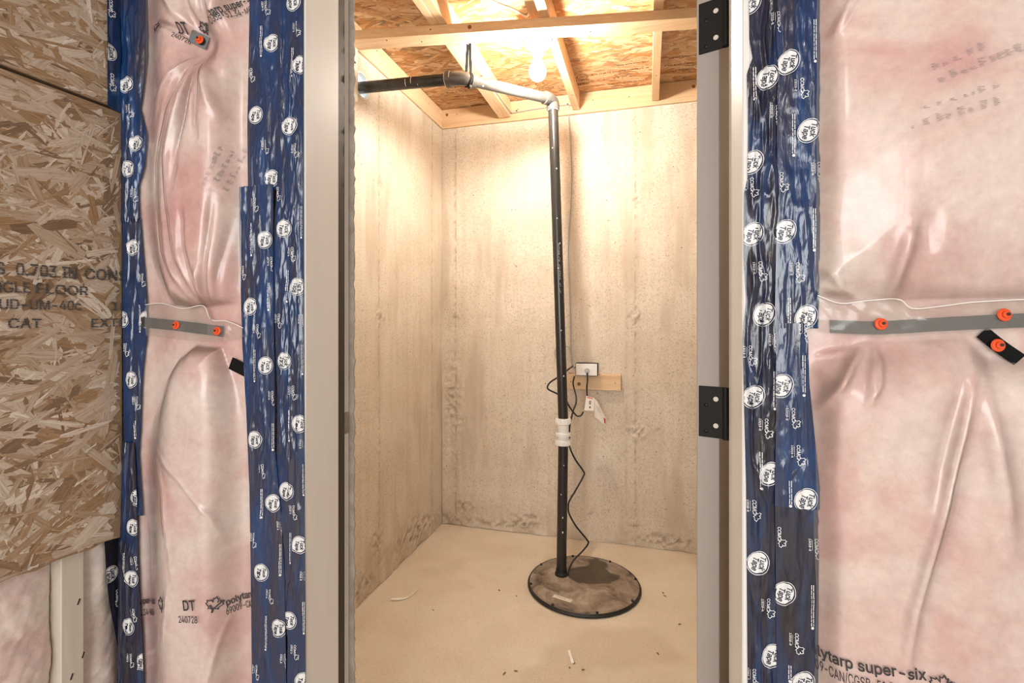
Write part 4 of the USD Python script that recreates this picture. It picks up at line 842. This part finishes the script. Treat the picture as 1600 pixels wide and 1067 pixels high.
# straps and cap nails that hold the film, loose flaps of film
def strap(bay, label, pts, w, mat, nails, lift=.0025, wav=0):
    t = thing('fixing_strap', label, 'strap', 'straps fixing the plastic film')
    P = [bay.hit(x, y) for x, y in pts]; P = [p - np.array([0, lift, 0]) for p in P]
    p = spline(P, 10) if len(P) > 2 else spline(P, 14)
    wd = np.cross(p[-1] - p[0], (0, 1, 0)); obj('band', ribbon(p, wd, w, .0016), mat, t)
    for (x, y) in nails:
        q = bay.hit(x, y) - np.array([0, lift + .006, 0])
        cp_ = obj('nail_cap', orient(lathe([(.0, .0), (.0085, 0), (.0090, .0012), (.0078, .0028), (.0052, .0032), (.0052, .0060), (.0040, .0072), (0, .0074)], 24), q, (.12, -1, .1)), m_orange, t, smooth=35, label='orange plastic nail cap')
        obj('nail', orient(trimesh.creation.cylinder(.0022, .002, sections=12), q + np.array([.001, -.0078, .001]), (.12, -1, .1)), m_nail, cp_)
    return t
strap(bayL, 'dark strap with two orange cap nails across the bay left of the door', [(222, 503), (280, 509), (350, 518)], .0225, m_sgrey, [(281, 508), (345, 517)])
strap(bayL, 'small grey strap piece with one orange cap nail where the left film gathers', [(299, 56), (326, 69)], .026, m_sgrey, [(318, 66)])
strap(bayL, 'bare black strap end sticking out below the long strap, beside the door tape', [(362, 567), (392, 582)], .026, m_strap, [])
strap(bayR, 'long dark strap with two orange cap nails across the bay right of the door', [(1296, 510), (1372, 512), (1460, 507), (1562, 502), (1660, 498), (1800, 494)], .0195, m_sgrey, [(1372, 506), (1562, 492)])
strap(bayR, 'short slanting black strap end with one orange cap nail at the right', [(1532, 519), (1558, 540), (1590, 562)], .0185, m_strap, [(1551, 539)], lift=.004)
def flap(bay, f, topl, botl, lift=.005):
    n = 60; T = spline([bay.hit(*p) for p in topl], 24); B_ = spline([bay.hit(*p) for p in botl], 24)
    rs = lambda A_, k: np.column_stack([np.interp(np.linspace(0, 1, k), np.linspace(0, 1, len(A_)), A_[:, j]) for j in range(3)])
    T, B_ = rs(T, n), rs(B_, n); rows = 14; V = []
    for i in range(rows):
        w_ = i / (rows - 1); p = T * (1 - w_) + B_ * w_
        hh = bay.h(p[:, [0, 2]]); cr_ = (meshkit.fbm(np.column_stack([p[:, 0] * 60, p[:, 0] * 0, p[:, 2] * 60]), 3, 5) - .4) * .007
        p[:, 1] = Y_F - hh - lift - np.abs(cr_) - .003 * math.sin(w_ * PI); V.append(p)
    V = np.vstack(V); F = gridmesh(rows, n)
    obj('loose_flap', trimesh.Trimesh(V, F, process=False), m_flap, f, smooth=True, label='hazy loose flap of film folded along the strap')
    obj('flap_edge', tube(T - np.array([0, lift + .002, 0]), .0010, 6, 1, False), m_filmedge, f, smooth=True)
flap(bayL, fL, [(232, 476), (258, 474), (290, 482), (322, 478), (334, 499), (360, 502), (384, 512)], [(232, 524), (262, 528), (300, 532), (340, 534), (365, 530), (376, 528), (384, 526)])
flap(bayR, fR, [(1275, 462), (1310, 474), (1352, 470), (1400, 468), (1422, 482), (1470, 478), (1520, 472), (1640, 466), (1800, 460)], [(1275, 518), (1310, 522), (1366, 524), (1420, 524), (1470, 520), (1520, 517), (1570, 514), (1640, 510), (1800, 506)])

# ================================================================== blue sheathing tape
class Tape:
    """a strip of tape on the stud wall: left and right edges as (x, z) polylines; wrinkles; its prints cut at its edges"""
    def __init__(s, label, left, right, layer, mat, seed, amp=.0035, zig=None):
        s.t = thing('tape_strip', label, 'tape', 'blue tape strips around the door'); s.layer, s.seed, s.amp = layer, seed, amp
        fw = lambda pts: np.array(sorted([(q[2], q[0]) for q in (onY(x, y, Y_F - .003) for x, y in pts)]))
        s.l, s.r = fw(left), fw(right)
        if min(p[1] for p in left) <= -80: s.l, s.r = np.vstack([s.l, [2.52, s.l[-1, 1]]]), np.vstack([s.r, [2.52, s.r[-1, 1]]])
        if max(p[1] for p in left) >= 1160: s.l, s.r = np.vstack([[.02, s.l[0, 1]], s.l]), np.vstack([[.02, s.r[0, 1]], s.r])
        z0, z1 = max(s.l[0, 0], s.r[0, 0]), min(s.l[-1, 0], s.r[-1, 0]); s.z0, s.z1 = z0, z1
        nu, nz = 34, int((z1 - z0) / .0042)
        U, Z = np.meshgrid(np.linspace(0, 1, nu), np.linspace(z0, z1, nz), indexing='ij')
        X = s.xl(Z) * (1 - U) + s.xr(Z) * U
        if zig: 
            Z = Z + (Z > z1 - .006) * .0035 * np.sign(np.sin(U * PI * 14)) if zig == 'top' else Z - (Z < z0 + .006) * .0035 * np.sign(np.sin(U * PI * 14))
        P = np.stack([X.ravel(), Z.ravel()], -1)
        obj('band', trimesh.Trimesh(np.column_stack([P[:, 0], s.y(P), P[:, 1]]), gridmesh(nu, nz), process=False), mat, s.t, smooth=True)
    def xl(s, z): return np.interp(z, s.l[:, 0], s.l[:, 1])
    def xr(s, z): return np.interp(z, s.r[:, 0], s.r[:, 1])
    def y(s, P):
        P = np.asarray(P, float); Q = np.stack([P[:, 0] * 55, P[:, 0] * 0 + s.seed * 3.1, P[:, 1] * 6.5], -1)
        n = meshkit.fbm(Q, 3, s.seed); rid = 1 - np.abs(2 * n - 1) * 3.2
        w = s.amp * np.clip(rid, 0, 1) ** 1.6
        n2 = meshkit.fbm(np.stack([P[:, 0] * 90, P[:, 0] * 0, P[:, 1] * 45], -1), 2, s.seed + 3)
        w = w + .0012 * np.clip((n2 - .55) * 5, 0, 1)
        e = np.minimum(P[:, 0] - s.xl(P[:, 1]), s.xr(P[:, 1]) - P[:, 0])
        return Y_F - .0022 - .0016 * s.layer - w * sstep(e, 0, .012)
    def put(s, m, mat, name, parent=None, lift=.0006, edge=.006):
        m = fine(m, edge); v = m.vertices; c_ = v[m.faces].mean(1)
        ok = (c_[:, 0] > s.xl(c_[:, 1]) + .0004) & (c_[:, 0] < s.xr(c_[:, 1]) - .0004) & (c_[:, 1] > s.z0) & (c_[:, 1] < s.z1)
        if ok.sum() < 4: return None
        return obj(name, trimesh.Trimesh(np.column_stack([v[:, 0], s.y(v[:, :2]) - lift - v[:, 2], v[:, 1]]), m.faces[ok], process=False), mat, parent or s.t)
    def oval(s, px, py, a=.0185, b=.0165, tilt=-.15):
        q = onY(px, py, s.y([onY(px, py, Y_F - .004)[[0, 2]]])[0]); c_ = (q[0], q[2])
        if not (s.xl(q[2]) - .012 < q[0] < s.xr(q[2]) + .012 and s.z0 - .01 < q[2] < s.z1 + .01): return
        E_ = lambda k, dx=0, dy=0: affinity.translate(affinity.rotate(affinity.scale(Point(0, 0).buffer(1, 24), b * k, a * k), math.degrees(tilt)), c_[0] + dx, c_[1] + dy)
        disc = E_(.86, -.0006, .0004); ring = E_(1.0).difference(E_(.94))
        lg = s.put(flat(unary_union([disc, ring]), .0002), m_logo, 'tape_logo')
        if lg is None: return
        hgt_ = a * .39
        for st_, dx in (('Tuck', .40), ('Tape', -.31)):
            m = place2(text(st_, hgt_), -PI / 2 + tilt * .35, .86, 1.0, .16); m = trimesh.Trimesh(m.vertices + (c_[0] + dx * b * 1.0, c_[1] + (.02 if dx > 0 else -.1) * a, 0), m.faces, process=False)
            s.put(m, m_navy, 'logo_lettering', lg, .0012, .007)
    def ccmc(s, px, py, k=1.0):
        q = onY(px, py, Y_F - .004)
        if not (s.xl(q[2]) - .008 < q[0] < s.xr(q[2]) + .008 and s.z0 < q[2] < s.z1): return
        tm = [place2(text('CCMC', .0062 * k), -PI / 2, 1, 1, .1, (.003 * k, .008 * k)), place2(text('13018-R', .0040 * k), -PI / 2, 1, 1, .1, (-.0085 * k, .008 * k))]
        tm += [flat(sbox(-.0045 * k, -.002 * k, -.0040 * k, .018 * k), .0004)]
        lf = place2(flat(leaf_outline(.0095 * k, .0010 * k, False)), -2.2, at=(.007 * k, -.010 * k))
        m = trimesh.util.concatenate(tm + [lf]); m = trimesh.Trimesh(m.vertices + (q[0], q[2], 0), m.faces, process=False)
        s.put(m, m_logo, 'certification_mark', None, .0007)
    def small(s, px, y0, y1):
        p0, p1 = onY(px, y0, Y_F - .004), onY(px, y1, Y_F - .004)
        if not (s.xl((p0[2] + p1[2]) / 2) < p0[0] < s.xr((p0[2] + p1[2]) / 2) and p1[2] < s.z1 and p0[2] > s.z0): return
        r = random.Random(int(px * 7 + y0)); S = []; L = p0[2] - p1[2]
        for dx in (-.0015, .0015):
            z = 0
            while z < L - .006:
                dz = min(r.uniform(.004, .011), L - z - .004); S.append(sbox(dx - .0006, -z - dz, dx + .0006, -z)); z += dz + .0012
        S.append(Point(0, -L + .001).buffer(.0022))
        m = flat(unary_union(S), .0003); m = trimesh.Trimesh(m.vertices + (p0[0], p0[2], 0), m.faces, process=False)
        s.put(m, m_logo, 'fine_print', None, .0007)

TL1 = Tape('outer blue tape strip left of the door, upper length running behind the lower one', [(391, -80), (388, 90), (386, 200), (387, 300)], [(437, -80), (437, 300)], 0, m_tape, 1)
TL2 = Tape('inner blue tape strip hugging the white door frame on its left side', [(434, -80), (434, 270), (426, 420), (430, 520), (434, 620), (432, 760), (440, 900), (450, 1000), (446, 1160)], [(474, -80), (474, 180), (475, 600), (477, 860), (478, 1000), (478, 1160)], 1, m_tape, 2, .005)
TL3 = Tape('outer blue tape strip left of the door, long lower length with a square cut top', [(374, 284), (376, 400), (380, 540), (386, 640), (391, 760), (393, 880), (396, 1160)], [(428, 288), (428, 420), (430, 560), (431, 700), (440, 800), (446, 900), (450, 1160)], 2, m_tape, 3)
OL = [(425.5, 67.6), (457, 2), (469, 101), (400, 180), (452, 197), (425, 279), (443, 357), (414, 375), (465, 448), (392, 479), (414, 571), (444, 564), (468, 662), (399, 686.5), (448, 767), (427, 786), (408, 894.5), (468, 851), (435, 981.5), (452, 969), (473, 1065)]
CL = [(415, 14), (463, 47), (391, 118), (414, 231), (462, 237), (399, 321), (433, 304), (456, 398), (380, 427), (424, 413), (435, 502), (403, 518), (473, 503), (457, 614), (425.5, 622), (411, 736), (458, 801), (475, 698), (397, 843), (440, 825), (423, 931), (460, 1019), (446, 1032), (401, 1049), (476, 904)]
SL = [(409, 41, 89), (458, 75, 121), (395.5, 349, 400), (450, 422, 472), (421.6, 442, 485), (471, 322, 372), (399, 546, 596), (473, 538, 585), (453, 640, 689), (428, 661, 703), (411, 763, 808), (474.6, 725, 774), (454, 832, 880), (439.5, 849, 898), (417, 961, 1014), (475, 940, 990)]
def decorate(tapes, ovals, marks, smalls, **k):
    """each mark goes on the uppermost strip that carries its centre"""
    def top(px, py):
        q = onY(px, py, Y_F - .004)
        c_ = [t for t in tapes if t.z0 < q[2] < t.z1 and t.xl(q[2]) < q[0] < t.xr(q[2])]
        return max(c_, key=lambda t: t.layer) if c_ else None
    for o in ovals:
        t = top(*o[:2])
        if t: t.oval(*o, **k)
    for o in marks:
        t = top(*o)
        if t: t.ccmc(*o, k.get('a', .018) / .0250)
    for px, y0, y1 in smalls:
        t = top(px, (y0 + y1) / 2)
        if t: t.small(px, y0, y1)
decorate([TL1, TL2, TL3], OL, CL, SL, a=.0185, b=.0175, tilt=-.25)

TR1 = Tape('blue tape strip on the right side of the door frame, next to its pale edge', [(1170, -80), (1171, 60), (1176, 90), (1167, 115), (1169, 200), (1168, 280), (1163, 300), (1162, 400), (1166, 470), (1160, 530), (1162, 600), (1166, 760), (1169, 1160)], [(1222, -80), (1222, 300), (1216, 500), (1214, 620), (1212, 800), (1216, 1160)], 0, m_taped, 4, .006)
TR2 = Tape('blue tape strip right of the door beside the wide bay, upper length', [(1214, -80), (1214, 300), (1210, 513)], [(1281, -80), (1282, 300), (1279, 513)], 1, m_tape, 5, .003)
TR4 = Tape('blue tape strip right of the door beside the wide bay, lowest length', [(1210, 730), (1212, 900), (1214, 1160)], [(1282, 730), (1279, 900), (1278, 1160)], 1, m_taped, 7, .0025)
TR3 = Tape('blue tape strip right of the door beside the wide bay, tapering middle length', [(1212, 505), (1212, 640), (1210, 796)], [(1261, 505), (1264, 600), (1272, 680), (1284, 796)], 2, m_tape, 6, .003)
OR = [(1172, 5), (1232, 97.5), (1200, 120.6), (1263.5, 204.5), (1175, 254), (1176, 366), (1226, 362), (1194.6, 491.5), (1259, 495), (1178, 620), (1222, 603), (1203, 740), (1260, 782), (1184, 879), (1225, 927), (1207, 1024), (1255, 1066)]
CR_ = [(1214, 35), (1250, 140), (1212, 181), (1277, 270), (1172, 294), (1218, 286), (1243, 427), (1185, 425), (1210, 537), (1256, 519), (1170, 556), (1195, 670), (1236, 653), (1244, 711), (1176, 797), (1215, 839), (1273, 858), (1198, 950), (1242, 1005), (1176, 1060)]
SR = [(1273, 31, 98), (1179, 105, 157), (1240, 178, 244), (1272, 326, 392), (1233, 465, 511), (1255, 555, 618), (1211, 580, 640), (1189, 706, 763), (1234, 750, 790), (1269, 913, 981), (1234, 1039, 1065)]
decorate([TR1, TR2, TR3, TR4], OR, CR_, SR, a=.0195, b=.0155, tilt=-.45)

TC1 = Tape('dark blue tape down the left corner, upper length with a zigzag cut end', [(186, -80), (187, 60), (188, 200), (190, 346)], [(226, -80), (231, 50), (232, 85), (226, 130), (220, 170), (232, 215), (226, 262), (217, 290), (218, 346)], 1, m_tape, 8, .005, 'bottom')
TC2 = Tape('blue tape down the left corner, middle length beside the stamped board', [(190, 340), (191, 500), (193, 700), (194, 806)], [(219, 340), (224, 400), (229, 460), (230, 520), (224, 570), (222, 600), (220, 660), (217, 710), (219, 740), (224, 806)], 0, m_tape, 9)
TC3 = Tape('crumpled dark blue tape at the foot of the left corner', [(193, 690), (190, 820), (186, 850), (186, 1160)], [(212, 690), (216, 780), (217, 860), (219, 920), (224, 990), (230, 1160)], 2, m_taped, 10, .005)
decorate([TC1, TC2, TC3], [(198, 133), (214.6, 225), (199, 264), (208, 387), (228, 499), (193, 499), (204, 593.5), (215, 778), (208, 824), (206, 904), (200, 979), (224, 1034)], [(204, 175), (211, 306), (221, 438), (197, 547), (213, 630), (210.5, 960), (205, 1031), (213, 879)], [(218, 476, 519), (211.5, 657, 685), (197, 862, 906)], a=.019, b=.018, tilt=-.2)
# tape lengths lapped on to the corridor's left wall
def side_tape(label, poly, x, mat, ovals, marks, seed):
    t = thing('tape_strip', label, 'tape', 'blue tape strips around the door'); P = [tuple(onX(a, b, x)[1:]) for a, b in poly]
    g = Polygon(P); m = fine(flat(g, .0006), .01); v = m.vertices
    hh = lambda q: .002 * np.clip((meshkit.fbm(np.stack([q[:, 0] * 60, q[:, 0] * 0 + seed, q[:, 1] * 7], -1), 3, seed) - .45) * 4, 0, 1)
    obj('band', trimesh.Trimesh(np.column_stack([x + .0004 + v[:, 2] + hh(v), v[:, 0], v[:, 1]]), m.faces, process=False), mat, t)
    for (a, b, kind_) in ovals:
        y, z = onX(a, b, x)[1:]
        if kind_ == 'o':
            e_ = lambda k: affinity.translate(affinity.scale(Point(0, 0).buffer(1, 20), .0165 * k, .0185 * k), y, z)
            s_ = unary_union([e_(.86), e_(1).difference(e_(.93))]).intersection(g); q = fine(flat(s_, .0002), .006); v = q.vertices
            lg = obj('tape_logo', trimesh.Trimesh(np.column_stack([x + .0014 + v[:, 2] + hh(v), v[:, 0], v[:, 1]]), q.faces, process=False), m_logo, t)
            q = fine(trimesh.util.concatenate([place2(text('Tuck', .0092), -PI / 2, .9, 1, .15, (y + .005, z)), place2(text('Tape', .0092), -PI / 2, .9, 1, .15, (y - .0058, z - .001))]), .007); c_ = q.triangles_center; ok = inside(c_[:, :2], list(g.exterior.coords)[:-1]); v = q.vertices
            obj('logo_lettering', trimesh.Trimesh(np.column_stack([x + .0020 + v[:, 2] + hh(v), v[:, 0], v[:, 1]]), q.faces[ok], process=False), m_navy, lg)
        else:
            q = trimesh.util.concatenate([place2(text('CCMC', .0066), -PI / 2, 1, 1, .1, (y + .003, z + .006)), place2(flat(leaf_outline(.0095, .001, False)), -2.2, at=(y + .004, z - .010))]); c_ = q.triangles_center; ok = inside(c_[:, :2], list(g.exterior.coords)[:-1]); v = q.vertices
            obj('certification_mark', trimesh.Trimesh(np.column_stack([x + .0016 + v[:, 2] + hh(v), v[:, 0], v[:, 1]]), q.faces[ok], process=False), m_logo, t)
side_tape('short pale blue tape length lapped over the upper strand board', [(167, -80), (187, -80), (188, 176), (176, 172), (168, 165)], XS + .0005, m_tape, [(169, 81, 'o'), (172, 128, 'c'), (170, 12, 'c')], None, 3)
side_tape('blue tape length wrapping the corner under the strand board edge', [(162, 846), (192, 838), (196, 950), (206, 1160), (202, 1160), (183, 1010), (170, 940), (165, 890)], XI + .012, m_taped, [(172, 897, 'o'), (181, 935, 'c')], None, 5)
